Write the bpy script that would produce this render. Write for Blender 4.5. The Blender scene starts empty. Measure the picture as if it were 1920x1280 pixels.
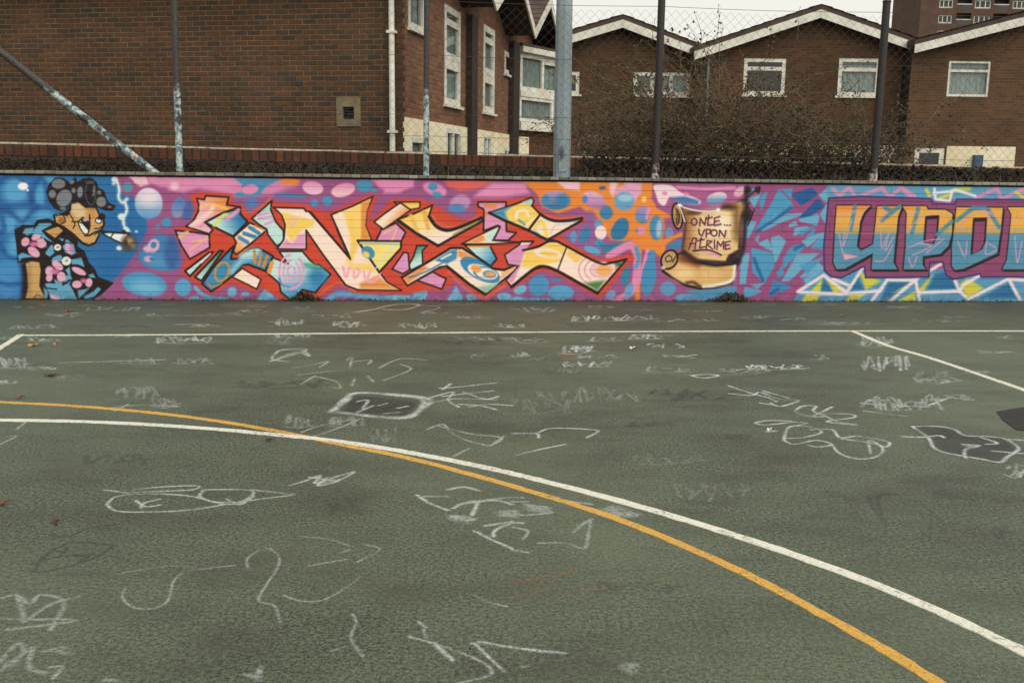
import bpy, bmesh, math, random
import numpy as np
from mathutils import Vector, Matrix

R = math.radians
random.seed(7); rng = np.random.default_rng(7)
S = bpy.context.scene
COL = S.collection

# ---------------------------------------------------------------- camera
EYE = 1.6; FPX = 1867.0; CX, CY = 960.0, 640.0      # focal length in photograph pixels (1920 x 1280)
PITCH = math.atan(326 / FPX); ROLL = 0.0130
CAM = Vector((0, 0, EYE))
_F = Vector((0, math.cos(PITCH), -math.sin(PITCH))); _U0 = Vector((0, math.sin(PITCH), math.cos(PITCH))); _R0 = Vector((1, 0, 0))
_RT = _R0 * math.cos(ROLL) + _U0 * math.sin(ROLL); _UP = _U0 * math.cos(ROLL) - _R0 * math.sin(ROLL)
cam_d = bpy.data.cameras.new('camera'); cam = bpy.data.objects.new('camera', cam_d); COL.objects.link(cam)
cam_d.sensor_width = 36; cam_d.lens = FPX * 36 / 1920; cam_d.clip_start = .05; cam_d.clip_end = 3000
m = Matrix((_RT, _UP, -_F)).transposed().to_4x4(); m.translation = CAM; cam.matrix_world = m
S.camera = cam

# ---------------------------------------------------------------- sky, sun, exposure (overcast winter day)
SUN_EL, SUN_AZ = 42, 143          # degrees; the sun stands behind the camera, hidden by cloud
world = bpy.data.worlds.new('World'); S.world = world; world.use_nodes = True
nt = world.node_tree; nt.nodes.clear()
sky = nt.nodes.new('ShaderNodeTexSky'); sky.sky_type = 'NISHITA'; sky.sun_disc = False
sky.sun_elevation = R(SUN_EL); sky.sun_rotation = R(SUN_AZ); sky.dust_density = 4; sky.ozone_density = 1
mx = nt.nodes.new('ShaderNodeMix'); mx.data_type = 'RGBA'; mx.inputs[0].default_value = .93
mx.inputs[7].default_value = (8.6, 8.45, 7.7, 1)                # even cloud cover
bg = nt.nodes.new('ShaderNodeBackground'); bg.inputs[1].default_value = .1
out = nt.nodes.new('ShaderNodeOutputWorld')
nt.links.new(sky.outputs[0], mx.inputs[6]); nt.links.new(mx.outputs[2], bg.inputs[0]); nt.links.new(bg.outputs[0], out.inputs[0])
sl = bpy.data.lights.new('sun', 'SUN'); sl.energy = 1.9; sl.angle = R(70); sl.color = (1, .96, .88)
sun = bpy.data.objects.new('sun', sl); COL.objects.link(sun)
sd = Vector((math.sin(R(SUN_AZ)) * math.cos(R(SUN_EL)), math.cos(R(SUN_AZ)) * math.cos(R(SUN_EL)), math.sin(R(SUN_EL))))
sun.rotation_euler = sd.to_track_quat('Z', 'Y').to_euler(); sun.location = (0, -5, 20)
S.view_settings.view_transform = 'Standard'; S.view_settings.look = 'None'; S.view_settings.exposure = .15; S.view_settings.gamma = 1
S.view_settings.use_curve_mapping = False

# ---------------------------------------------------------------- photograph pixel -> place
def ray(px, py): return _F + _RT * ((px - CX) / FPX) + _UP * ((CY - py) / FPX)
def ground(px, py, z=0.):
    d = ray(px, py); return CAM + d * ((z - EYE) / d.z)
def onplane(px, py, p0, n):
    d = ray(px, py); return CAM + d * ((p0 - CAM).dot(n) / d.dot(n))
def rays_np(p):
    p = np.asarray(p, float); F, r, u = (np.array(v) for v in (_F, _RT, _UP))
    return F + ((p[:, :1] - CX) / FPX) * r + ((CY - p[:, 1:2]) / FPX) * u
class Frame:
    """vertical plane: origin on the ground, direction along it; (u, v, w) = along, up, out towards the viewer"""
    def __init__(s, o, d):
        s.o = Vector((o[0], o[1], 0)); s.d = Vector((d[0], d[1], 0)).normalized(); s.n = Vector((s.d.y, -s.d.x, 0))
        s.rz = math.atan2(s.d.y, s.d.x)
    def uv(s, px, py, w=0.):
        p = onplane(px, py, s.o + s.n * w, s.n) - s.o; return p.dot(s.d), p.z
    def u(s, px, py, w=0.): return s.uv(px, py, w)[0]
    def v(s, px, py, w=0.): return s.uv(px, py, w)[1]
    def p(s, u, v, w=0.): return s.o + s.d * u + s.n * w + Vector((0, 0, v))
    def mat(s): return Matrix.Translation(s.o) @ Matrix.Rotation(s.rz, 4, 'Z')     # local x = along, -y = out, z = up

# ---------------------------------------------------------------- objects
def link(name, me, mat=None, parent=None, loc=None, rz=None, matrix=None):
    o = bpy.data.objects.new(name, me); COL.objects.link(o)
    if mat is not None and me is not None and not me.materials: me.materials.append(mat)
    if parent is not None: o.parent = parent
    if matrix is not None: o.matrix_local = matrix
    if loc is not None: o.location = loc
    if rz is not None: o.rotation_euler = (0, 0, rz)
    return o
def tag(o, label=None, cat=None, group=None, kind=None):
    for k, v in (('label', label), ('category', cat), ('group', group), ('kind', kind)):
        if v: o[k] = v
    return o
def thing(name, label, cat, matrix=None, group=None):
    return tag(link(name, None, matrix=matrix), label, cat, group)
class MB:
    """collects shapes into one mesh"""
    def __init__(s): s.v, s.f, s.sm = [], [], []
    def add(s, v, f, smooth=False):
        n = len(s.v); s.v += [tuple(x) for x in v]; s.f += [tuple(i + n for i in q) for q in f]; s.sm += [smooth] * len(f); return s
    def box(s, x0, x1, y0, y1, z0, z1):
        return s.add([(x0, y0, z0), (x1, y0, z0), (x1, y1, z0), (x0, y1, z0), (x0, y0, z1), (x1, y0, z1), (x1, y1, z1), (x0, y1, z1)],
                     [(0, 3, 2, 1), (4, 5, 6, 7), (0, 1, 5, 4), (1, 2, 6, 5), (2, 3, 7, 6), (3, 0, 4, 7)])
    def prism(s, pts, y0, y1):
        """outline in x,z pushed from y0 to y1"""
        n = len(pts)
        return s.add([(x, y0, z) for x, z in pts] + [(x, y1, z) for x, z in pts],
                     [tuple(range(n)), tuple(range(2 * n - 1, n - 1, -1))] + [(i, i + n, (i + 1) % n + n, (i + 1) % n) for i in range(n)])
    def tube(s, pts, r, n=8, caps=True, smooth=True):
        pts = [Vector(p) for p in pts]; rr = r if isinstance(r, (list, tuple)) else [r] * len(pts)
        v, f = [], []
        for i, p in enumerate(pts):
            t = (pts[min(i + 1, len(pts) - 1)] - pts[max(i - 1, 0)]).normalized()
            a = Vector((0, 0, 1)) if abs(t.z) < .9 else Vector((1, 0, 0))
            x = t.cross(a).normalized(); y = t.cross(x)
            v += [p + x * (rr[i] * math.cos(2 * math.pi * k / n)) + y * (rr[i] * math.sin(2 * math.pi * k / n)) for k in range(n)]
        for i in range(len(pts) - 1):
            for k in range(n): f.append((i * n + k, i * n + (k + 1) % n, (i + 1) * n + (k + 1) % n, (i + 1) * n + k))
        s.add(v, f, smooth)
        if caps: s.add(v[:n], [tuple(range(n - 1, -1, -1))]); s.add(v[-n:], [tuple(range(n))])
        return s
    def mesh(s, name='mesh'):
        me = bpy.data.meshes.new(name); me.from_pydata(s.v, [], s.f); me.polygons.foreach_set('use_smooth', s.sm); me.update()
        bm = bmesh.new(); bm.from_mesh(me); bmesh.ops.recalc_face_normals(bm, faces=bm.faces); bm.to_mesh(me); bm.free()
        return me
    def build(s, name, mat, parent=None, **k): return link(name, s.mesh(name), mat, parent, **k)
def bevel_box(sx, sy, sz, b):
    """box centred on the origin with its front (-y) edges rounded off"""
    x, y, z = sx / 2, sy / 2, sz / 2
    v = [(-x + b, -y, -z + b), (x - b, -y, -z + b), (x - b, -y, z - b), (-x + b, -y, z - b), (-x, -y + b, -z), (x, -y + b, -z), (x, -y + b, z), (-x, -y + b, z), (-x, y, -z), (x, y, -z), (x, y, z), (-x, y, z)]
    f = [(0, 1, 2, 3)] + [(i, 4 + i, 4 + (i + 1) % 4, (i + 1) % 4)[::-1] for i in range(4)] + [(4 + i, 8 + i, 8 + (i + 1) % 4, 4 + (i + 1) % 4)[::-1] for i in range(4)] + [(11, 10, 9, 8)]
    return v, f

# ---------------------------------------------------------------- materials
class NT:
    def __init__(s, name):
        s.m = bpy.data.materials.new(name); s.m.use_nodes = True; s.t = s.m.node_tree
        s.b = s.t.nodes['Principled BSDF']; s.out = s.t.nodes['Material Output']
    def n(s, ty, **k):
        x = s.t.nodes.new('ShaderNode' + ty)
        for a, v in k.items():
            if a.startswith('i_'):
                kk = a[2:]; x.inputs[int(kk) if kk.isdigit() else kk].default_value = v
            else: setattr(x, a, v)
        return x
    def l(s, a, b): s.t.links.new(a, b)
    def math(s, op, a, b=None, c=None, clamp=False):
        x = s.n('Math', operation=op, use_clamp=clamp)
        for i, v in enumerate((a, b, c)):
            if v is None: continue
            if isinstance(v, (int, float)): x.inputs[i].default_value = v
            else: s.l(v, x.inputs[i])
        return x.outputs[0]
    def mix(s, f, a, b, blend='MIX'):
        x = s.n('Mix', data_type='RGBA', blend_type=blend)
        for i, v in ((0, f), (6, a), (7, b)):
            if isinstance(v, (int, float)): x.inputs[i].default_value = v
            elif isinstance(v, tuple): x.inputs[i].default_value = (*v[:3], 1)
            else: s.l(v, x.inputs[i])
        return x.outputs[2]
    def pos(s): return s.n('NewGeometry').outputs['Position']
    def obj(s): return s.n('TexCoord').outputs['Object']
    def noise(s, vec, scale, detail=3., rough=.55, out=0, stretch=None):
        if stretch is not None:
            mp = s.n('Mapping'); mp.inputs['Scale'].default_value = stretch; s.l(vec, mp.inputs[0]); vec = mp.outputs[0]
        x = s.n('TexNoise', i_Scale=scale, i_Detail=detail, i_Roughness=rough); s.l(vec, x.inputs['Vector']); return x.outputs[out]
    def ramp(s, f, *stops):
        x = s.n('ValToRGB'); e = x.color_ramp.elements
        while len(e) < len(stops): e.new(.5)
        for i, (p, c) in enumerate(stops):
            e[i].position = p; e[i].color = (c, c, c, 1) if isinstance(c, (int, float)) else (*c[:3], 1)
        s.l(f, x.inputs[0]); return x.outputs[0]
    def bump(s, h, strength=.3, dist=.01):
        x = s.n('Bump', i_Strength=strength, i_Distance=dist); s.l(h, x.inputs['Height']); s.l(x.outputs[0], s.b.inputs['Normal'])
    def done(s, col=None, rough=.7, spec=None, metal=0.):
        if col is not None:
            if isinstance(col, tuple): s.b.inputs['Base Color'].default_value = (*col[:3], 1)
            else: s.l(col, s.b.inputs['Base Color'])
        if isinstance(rough, (int, float)): s.b.inputs['Roughness'].default_value = rough
        else: s.l(rough, s.b.inputs['Roughness'])
        s.b.inputs['Metallic'].default_value = metal
        if spec is not None: s.b.inputs['Specular IOR Level'].default_value = spec
        return s.m
def srgb(r, g, b): return tuple(((c / 255 + .055) / 1.055) ** 2.4 if c > 10 else c / 255 / 12.92 for c in (r, g, b))
def worn(name, col, col2, scale=8., rough=.7, bump=.15, spec=.4, metal=0., lo=.35, hi=.7):
    t = NT(name); P = t.pos(); f = t.noise(P, scale, 4); c = t.mix(t.ramp(f, (lo, 0.), (hi, 1.)), col, col2)
    g = t.noise(P, scale * 14, 2); t.bump(g, bump, .004)
    return t.done(t.mix(.25, c, t.ramp(g, (.3, .25), (.7, .75)), 'OVERLAY'), rough, spec, metal)
def brick_mat(name, cols, speckle=.5):
    """single bricks: each piece takes its own tone"""
    t = NT(name); oi = t.n('ObjectInfo').outputs['Random']; isl = t.n('NewGeometry').outputs['Random Per Island']
    f = t.math('FRACT', t.math('ADD', t.math('MULTIPLY', oi, 7.31), t.math('MULTIPLY', isl, 3.17)))
    k = len(cols); c = t.ramp(f, *[((i + .5) / k, cc) for i, cc in enumerate(cols)])
    P = t.pos(); n1 = t.noise(P, 60, 3); n2 = t.noise(P, .9, 5, .6)
    c = t.mix(speckle, c, t.ramp(n1, (.25, .2), (.75, .8)), 'OVERLAY'); c = t.mix(.7, c, t.ramp(n2, (.3, .3), (.7, .66)), 'OVERLAY')
    t.bump(n1, .3, .004); return t.done(c, .85, .25)
def wall_brick_mat(name, c1, c2, mortar, axis='xz', bw=.225, bh=.075):
    """far brickwork, pieces too small to build: coordinates in metres along the wall"""
    t = NT(name); sep = t.n('SeparateXYZ'); t.l(t.obj(), sep.inputs[0]); com = t.n('CombineXYZ')
    t.l(sep.outputs['XYZ'.index(axis[0].upper())], com.inputs[0]); t.l(sep.outputs['XYZ'.index(axis[1].upper())], com.inputs[1])
    b = t.n('TexBrick', i_Scale=1., offset=.5); b.inputs['Brick Width'].default_value = bw; b.inputs['Row Height'].default_value = bh; b.inputs['Mortar Size'].default_value = .006; b.inputs['Bias'].default_value = -.1
    b.inputs['Color1'].default_value = (*c1, 1); b.inputs['Color2'].default_value = (*c2, 1); b.inputs['Mortar'].default_value = (*mortar, 1); t.l(com.outputs[0], b.inputs['Vector'])
    P = t.pos(); n = t.noise(P, .7, 5); n1 = t.noise(P, 25, 3)
    c = t.mix(.6, b.outputs['Color'], t.ramp(n, (.3, .3), (.72, .7)), 'OVERLAY'); c = t.mix(.5, c, t.ramp(n1, (.3, .3), (.7, .7)), 'OVERLAY')
    t.bump(t.math('SUBTRACT', 1., b.outputs['Fac']), .4, .006); return t.done(c, .88, .2)

# ---------------------------------------------------------------- spray painting (numpy vector painter)
class Canvas:
    """vector painter: shapes are given in photograph pixels, carried onto the surface by `fn`"""
    def __init__(s, W, H, fn, k, base):
        s.W, s.H, s.fn, s.k = W, H, fn, k
        s.a = np.empty((H, W, 3), np.float32); s.a[:] = np.array(base, np.float32) / 255
    def _box(s, p, m):
        x0 = max(int(p[:, 0].min() - m), 0); x1 = min(int(p[:, 0].max() + m) + 2, s.W)
        y0 = max(int(p[:, 1].min() - m), 0); y1 = min(int(p[:, 1].max() + m) + 2, s.H)
        if x1 <= x0 or y1 <= y0: return None
        X, Y = np.meshgrid(np.arange(x0, x1, dtype=np.float32) + .5, np.arange(y0, y1, dtype=np.float32) + .5)
        return x0, x1, y0, y1, X, Y
    @staticmethod
    def _segd(X, Y, p, q):
        d = q - p; L = float(d @ d) + 1e-9
        t = np.clip(((X - p[0]) * d[0] + (Y - p[1]) * d[1]) / L, 0, 1)
        return (X - p[0] - t * d[0]) ** 2 + (Y - p[1] - t * d[1]) ** 2
    def _mix(s, b, al, col, col2=None, g=None):
        x0, x1, y0, y1, X, Y = b
        c = np.array(col, np.float32) / 255
        if col2 is not None:
            p, q = s.fn(np.array([g[0], g[1]], float)); d = q - p
            t = np.clip(((X - p[0]) * d[0] + (Y - p[1]) * d[1]) / float(d @ d), 0, 1)[..., None]
            c = c * (1 - t) + np.array(col2, np.float32) / 255 * t
        v = s.a[y0:y1, x0:x1]; al = al[..., None]
        v[:] = v * (1 - al) + c * al
    def _sd(s, P, X, Y):
        D = None; ins = np.zeros(X.shape, bool); n = len(P)
        for i in range(n):
            p, q = P[i], P[(i + 1) % n]
            e = s._segd(X, Y, p, q); D = e if D is None else np.minimum(D, e)
            if p[1] != q[1]:
                c = ((p[1] > Y) != (q[1] > Y))
                ins ^= c & (X < (q[0] - p[0]) * (Y - p[1]) / (q[1] - p[1]) + p[0])
        D = np.sqrt(D)
        return np.where(ins, -D, D)
    def poly(s, pts, col, soft=1.0, grow=0., col2=None, g=None, op=1., smooth=False, line=None, lw=0., lsoft=.8):
        pts = np.array(pts, float)
        if smooth: pts = catmull(pts, True)
        P = s.fn(pts); k = s.k; b = s._box(P, (soft + grow + lw) * k + 2)
        if b is None: return
        sd = s._sd(P, b[4], b[5]) / k
        if col is not None:
            s._mix(b, op * np.clip(.5 - (sd - grow) / (2 * soft), 0, 1), col, col2, g)
        if line is not None:
            s._mix(b, np.clip(.5 - (np.abs(sd) - lw / 2) / (2 * lsoft), 0, 1), line)
    def stroke(s, pts, w, col, soft=.8, op=1., smooth=True):
        pts = np.array(pts, float)
        if smooth and len(pts) > 2: pts = catmull(pts, False)
        P = s.fn(pts); k = s.k; b = s._box(P, (soft + w) * k + 2)
        if b is None: return
        D = None
        for i in range(len(P) - 1):
            e = s._segd(b[4], b[5], P[i], P[i + 1]); D = e if D is None else np.minimum(D, e)
        D = np.sqrt(D) / k
        s._mix(b, op * np.clip(.5 - (D - w / 2) / (2 * soft), 0, 1), col)
    def ell(s, cx, cy, rx, ry, col, rot=0, soft=1.5, col2=None, op=1., line=None, lw=0.):
        a = np.linspace(0, 2 * np.pi, 29)[:-1]; r = np.radians(rot)
        x = rx * np.cos(a); y = ry * np.sin(a)
        pts = np.stack([cx + x * np.cos(r) - y * np.sin(r), cy + x * np.sin(r) + y * np.cos(r)], 1)
        s.poly(pts, col, soft, col2=col2, g=((cx, cy - ry), (cx, cy + ry)), op=op, line=line, lw=lw)

def catmull(p, closed, n=6):
    m = len(p); out = []
    for i in range(m if closed else m - 1):
        if closed: a, b, c, d = p[i - 1], p[i], p[(i + 1) % m], p[(i + 2) % m]
        else: a, b, c, d = p[max(i - 1, 0)], p[i], p[i + 1], p[min(i + 2, m - 1)]
        for t in np.linspace(0, 1, n, endpoint=False):
            out.append(.5 * ((2 * b) + (c - a) * t + (2 * a - 5 * b + 4 * c - d) * t * t + (3 * b - a - 3 * c + d) * t ** 3))
    if not closed: out.append(p[-1])
    return np.array(out)

class Zone:
    """a magnified window of the photograph: local coordinates -> photograph pixels"""
    def __init__(s, c, ox, oy, sc): s.c, s.o, s.sc = c, np.array([ox, oy], float), sc
    def m(s, p): return s.o + np.array(p, float) * s.sc
    def poly(s, p, col, soft=5, grow=0, g=None, lw=0, **k):
        s.c.poly(s.m(p), col, soft * s.sc, grow * s.sc, g=None if g is None else s.m(g), lw=lw * s.sc, **k)
    def stroke(s, p, w, col, soft=5, **k): s.c.stroke(s.m(p), w * s.sc, col, soft * s.sc, **k)
    def ell(s, x, y, rx, ry, col, rot=0, soft=7, lw=0, **k):
        q = s.m((x, y)); s.c.ell(q[0], q[1], rx * s.sc, ry * s.sc, col, rot, soft * s.sc, lw=lw * s.sc, **k)

def paint_mural(c):
    PUR = (152, 82, 130); MAR = (138, 66, 106); PNK = (222, 138, 180); LPK = (238, 190, 206); BLU = (70, 142, 182); DBL = (28, 84, 146)
    LBL = (112, 174, 208); RED = (206, 70, 48); ORA = (230, 134, 54); YEL = (246, 206, 100); CRM = (250, 224, 206); BLK = (30, 20, 22)
    MNT = (196, 226, 220); GRN = (64, 140, 108); WHT = (240, 238, 238); TAN = (206, 160, 96); MBL = (50, 118, 172)
    A = Zone(c, 0, 310, .2109); B = Zone(c, 320, 320, .23958); C = Zone(c, 720, 320, .25); D = Zone(c, 1150, 320, .21354); E = Zone(c, 1500, 330, .21875)
    # ---- left: blue corner
    A.poly([(-900, 60), (880, 60), (1000, 100), (1160, 250), (1300, 480), (1310, 560), (1200, 780), (1080, 940), (960, 1080), (800, 1230), (-900, 1230)], (40, 108, 166), soft=8)
    for x, y, rx, ry in ((-120, 260, 90, 120), (140, 230, 115, 120), (360, 270, 62, 95), (205, 440, 75, 55), (385, 455, 95, 65), (95, 520, 70, 80), (120, 720, 55, 100), (-60, 520, 60, 90), (230, 540, 60, 40), (440, 130, 60, 40), (-140, 760, 90, 130)):
        A.ell(x, y, rx, ry, (84, 158, 204), soft=34)
    for x, y, rx, ry in ((70, 960, 130, 130), (60, 1130, 150, 70), (170, 890, 70, 60), (-200, 1020, 120, 140)): A.ell(x, y, rx, ry, (66, 136, 190), soft=50)
    for x, y, rx, ry in ((1180, 640, 90, 160), (1000, 540, 120, 140), (990, 860, 120, 120)): A.ell(x, y, rx, ry, (30, 98, 158), soft=70, op=.6)
    for p in ([(10, 150), (50, 105), (170, 108), (245, 200), (290, 330)], [(285, 330), (300, 210), (355, 115), (405, 170), (420, 330)], [(-300, 350), (0, 362), (180, 350), (430, 372)],
              [(0, 395), (100, 425), (200, 500), (285, 410), (340, 370)], [(0, 610), (40, 560), (20, 480)], [(150, 560), (170, 640), (200, 560)], [(0, 700), (60, 800), (150, 830)], [(170, 840), (200, 980), (190, 1180)], [(0, 1040), (80, 1060), (190, 1050)]):
        A.stroke(p, 26, (26, 76, 140), soft=22, op=.85)
    A.ell(205, 186, 46, 34, WHT, soft=7); A.ell(246, 221, 12, 11, WHT, soft=6)
    # ---- purple field of bubbles right of it
    A.poly([(1180, 60), (1300, 90), (1330, 170), (1250, 190), (1200, 160), (1130, 110)], LPK, soft=12)
    A.poly([(1270, 50), (1720, 50), (1720, 180), (1560, 160), (1540, 200), (1420, 190), (1330, 160)], PNK, soft=14)
    A.ell(1130, 190, 66, 86, PUR, soft=10); A.ell(1135, 195, 44, 48, (92, 140, 168), soft=8)
    A.ell(1555, 188, 36, 32, (226, 150, 188)); A.ell(1322, 340, 124, 140, (236, 214, 226), rot=-8, soft=8, col2=(86, 150, 196))
    A.ell(1325, 300, 90, 60, (240, 222, 226), soft=40, op=.8)
    A.ell(1580, 372, 48, 88, (140, 140, 186), rot=20, soft=10, col2=(70, 130, 180)); A.ell(1680, 400, 44, 90, (60, 110, 166), rot=20, soft=16)
    A.ell(1480, 506, 44, 44, BLU); A.ell(1405, 546, 24, 20, BLU)
    A.poly([(1400, 615), (1490, 640), (1585, 800), (1585, 905), (1450, 935), (1280, 885), (1235, 800), (1300, 700)], (62, 126, 178), smooth=True, soft=9)
    A.ell(1420, 850, 120, 60, (92, 152, 196), soft=50, op=.6)
    A.ell(1365, 715, 50, 62, (226, 170, 196), rot=25, soft=9); A.ell(1310, 745, 35, 30, (226, 170, 196), soft=10); A.ell(1366, 708, 25, 30, (62, 126, 178), rot=20)
    A.ell(1320, 832, 42, 27, (220, 160, 190), soft=9); A.ell(1350, 832, 22, 18, (62, 126, 178))
    A.ell(1285, 1055, 202, 108, (76, 148, 194), rot=8, soft=10); A.ell(1310, 1085, 140, 60, (124, 186, 214), rot=8, soft=40, op=.8); A.ell(1630, 1085, 66, 76, (92, 156, 196), soft=9)
    # smoke
    for p in ([(1015, 115), (1045, 160), (1060, 220), (1055, 285), (1085, 330), (1130, 300)], [(1110, 330), (1128, 385), (1112, 440), (1070, 462)], [(1095, 475), (1105, 540), (1145, 585)]):
        A.stroke(p, 26, (206, 220, 226), soft=14, op=.95); A.stroke(p, 10, WHT, soft=6)
    for x, y, r in ((1010, 165, 16), (1080, 455, 34), (1120, 570, 26), (1212, 588, 12), (1060, 735, 26), (1020, 130, 28)): A.ell(x, y, r, r * .8, (222, 230, 232), soft=9)
    # ---- figure: jacket
    A.poly([(190, 880), (230, 850), (420, 850), (430, 1200), (190, 1200), (205, 1000)], BLK, soft=14)
    A.poly([(128, 575), (200, 530), (300, 532), (330, 485), (430, 472), (560, 530), (610, 560), (690, 620), (690, 720), (750, 760), (790, 860), (850, 930), (872, 990), (1012, 1045), (900, 1150), (840, 1185), (700, 1195), (390, 1195), (380, 900), (300, 862), (160, 868), (145, 700)], BLK, soft=5)
    SH = (96, 162, 194)
    for p in ([(310, 560), (350, 515), (450, 512), (460, 530), (370, 580), (420, 640), (480, 690), (420, 668), (350, 630), (285, 625)], [(408, 720), (470, 706), (484, 780), (444, 812), (405, 790)], [(160, 800), (200, 775), (300, 812), (200, 825), (170, 855)],
              [(520, 645), (600, 660), (640, 690), (560, 682)], [(555, 720), (580, 775), (640, 800), (676, 780), (655, 700), (590, 690)], [(630, 835), (725, 820), (752, 905), (690, 880), (640, 880)], [(450, 850), (540, 800), (556, 815), (545, 850)],
              [(398, 1050), (440, 1045), (560, 1062), (615, 1050), (650, 1110), (685, 1190), (450, 1190), (430, 1120)], [(745, 1165), (830, 1120), (870, 1080), (900, 1100), (840, 1165), (760, 1187)], [(580, 930), (620, 900), (630, 990), (600, 960)], [(780, 975), (830, 960), (850, 1000), (800, 995)]):
        A.poly(p, SH, soft=5)
    for p in ([(225, 560), (300, 552), (300, 600), (240, 625), (200, 600)], [(455, 820), (500, 790), (545, 800), (540, 850), (470, 850)], [(560, 1010), (610, 960), (640, 1000), (620, 1050), (580, 1060)], [(690, 1110), (760, 1100), (800, 1085), (740, 1150), (700, 1180)], [(480, 1010), (560, 1045), (600, 1120), (500, 1100)], [(390, 1080), (430, 1120), (420, 1180), (395, 1180)]):
        A.poly(p, SH, soft=8)
    for x, y, rx, ry, r in ((226, 680, 36, 42, 30), (320, 640, 42, 26, -20), (368, 692, 46, 44, 10), (300, 770, 62, 38, 38), (612, 742, 28, 52, -28), (512, 890, 58, 34, 38), (440, 940, 38, 46, 0), (438, 1000, 30, 34, 20), (545, 990, 40, 46, 0), (702, 940, 70, 28, 26), (684, 1058, 44, 34, 0), (790, 1042, 32, 40, 10), (490, 1172, 44, 18, 20)):
        A.ell(x, y, rx, ry, (224, 168, 190), r, soft=6)
    for x, y, rx, ry in ((300, 700, 38, 24), (490, 945, 36, 24), (742, 1026, 28, 20), (630, 745, 12, 26)): A.ell(x, y, rx, ry, (212, 110, 166), soft=14)
    for x, y, r in ((512, 730, 32), (590, 850, 42)):
        A.ell(x, y, r, r * .95, (226, 226, 220), soft=5); A.stroke([(x - 8, y + 4), (x + 4, y - 8), (x + 12, y + 2)], 5, BLK, soft=3)
    A.stroke([(420, 1090), (505, 1102)], 10, BLK)
    for p in ([(400, 660), (440, 700), (400, 760)], [(560, 690), (590, 640)], [(420, 850), (470, 810), (560, 770)], [(560, 1060), (620, 1020)]): A.stroke(p, 16, BLK)
    # arm
    A.poly([(228, 872), (280, 852), (350, 862), (362, 930), (350, 1070), (400, 1182), (228, 1182), (252, 1080), (244, 960)], (198, 158, 100), soft=7)
    A.ell(262, 1000, 18, 130, (150, 110, 62), soft=20, op=.6); A.stroke([(300, 1182), (330, 1150), (395, 1180)], 7, (90, 60, 40))
    # neck, head
    A.poly([(385, 582), (520, 535), (590, 565), (490, 655)], (200, 152, 88), soft=4, line=BLK, lw=14)
    A.poly([(470, 440), (560, 420), (610, 390), (620, 340), (700, 320), (860, 370), (885, 425), (925, 450), (936, 520), (915, 570), (880, 590), (890, 625), (850, 700), (790, 722), (735, 705), (640, 615), (560, 580), (490, 520)], BLK, soft=4)
    A.poly([(490, 450), (520, 432), (600, 455), (630, 400), (640, 345), (700, 335), (760, 380), (850, 385), (870, 430), (912, 470), (915, 530), (895, 565), (860, 585), (875, 615), (838, 685), (790, 702), (742, 685), (650, 600), (575, 545), (500, 505)], (206, 160, 98), soft=4)
    A.poly([(640, 350), (700, 335), (755, 400), (750, 460), (690, 470), (650, 420)], (216, 188, 150), soft=14); A.ell(820, 420, 36, 50, (190, 130, 70), soft=20, op=.7)
    A.ell(545, 490, 30, 26, (150, 100, 56), soft=8)
    for p, w in (([(500, 450), (560, 445), (580, 500), (545, 520)], 9), ([(590, 400), (630, 450), (665, 520), (650, 560)], 9), ([(620, 430), (560, 440)], 12), ([(640, 500), (690, 500), (740, 460)], 10), ([(560, 545), (650, 620), (740, 700)], 12), ([(795, 470), (800, 540), (780, 600)], 10), ([(795, 440), (800, 480)], 10), ([(755, 625), (800, 622), (850, 592), (930, 585)], 13), ([(870, 590), (840, 620)], 8), ([(880, 560), (915, 540)], 8)):
        A.stroke(p, w, BLK, soft=4)
    A.poly([(692, 500), (740, 520), (792, 570), (780, 612), (748, 610), (712, 560)], (232, 230, 226), soft=4, line=BLK, lw=9)
    A.poly([(715, 485), (750, 470), (795, 500), (795, 590), (750, 540)], BLK, soft=4); A.ell(758, 486, 20, 14, (170, 175, 180))
    A.ell(905, 455, 32, 28, BLK); A.ell(876, 492, 28, 24, (226, 224, 220), rot=20, line=BLK, lw=8); A.ell(890, 470, 26, 14, BLK); A.ell(858, 562, 24, 7, (70, 40, 30), soft=4)
    # hat
    A.poly([(412, 240), (435, 165), (490, 112), (560, 112), (620, 150), (672, 105), (690, 148), (740, 118), (810, 108), (860, 150), (875, 200), (925, 225), (945, 285), (965, 330), (1034, 362), (1000, 404), (935, 402), (880, 378), (800, 372), (740, 350), (690, 322), (630, 335), (600, 390), (540, 410), (480, 380), (440, 330)], BLK, soft=5)
    GR = (118, 124, 128)
    for x, y, rx, ry, r in ((520, 165, 62, 44, 0), (466, 255, 33, 36, 0), (570, 292, 66, 80, 30), (640, 150, 24, 16, -30), (712, 238, 26, 50, 5), (655, 225, 20, 24, 0), (835, 228, 10, 50, 8), (882, 242, 20, 17, 0), (900, 325, 44, 46, -20), (975, 370, 20, 9, 10), (560, 385, 30, 14, 0)):
        A.ell(x, y, rx, ry, GR, r, soft=7)
    A.ell(800, 150, 40, 10, (84, 88, 92), soft=10); A.stroke([(770, 180), (760, 260), (790, 340), (830, 350)], 8, (84, 88, 92), soft=5); A.stroke([(770, 170), (800, 155), (835, 180), (850, 260), (835, 330)], 8, (84, 88, 92), soft=5)
    # cigarette
    A.poly([(905, 605), (960, 595), (1150, 605), (1085, 695), (1000, 655)], (232, 234, 236), soft=4, line=BLK, lw=12)
    A.stroke([(985, 640), (1010, 600)], 9, BLK); A.stroke([(895, 588), (1060, 600), (1150, 602)], 15, BLK); A.ell(1100, 590, 18, 18, BLK, soft=8)
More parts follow.
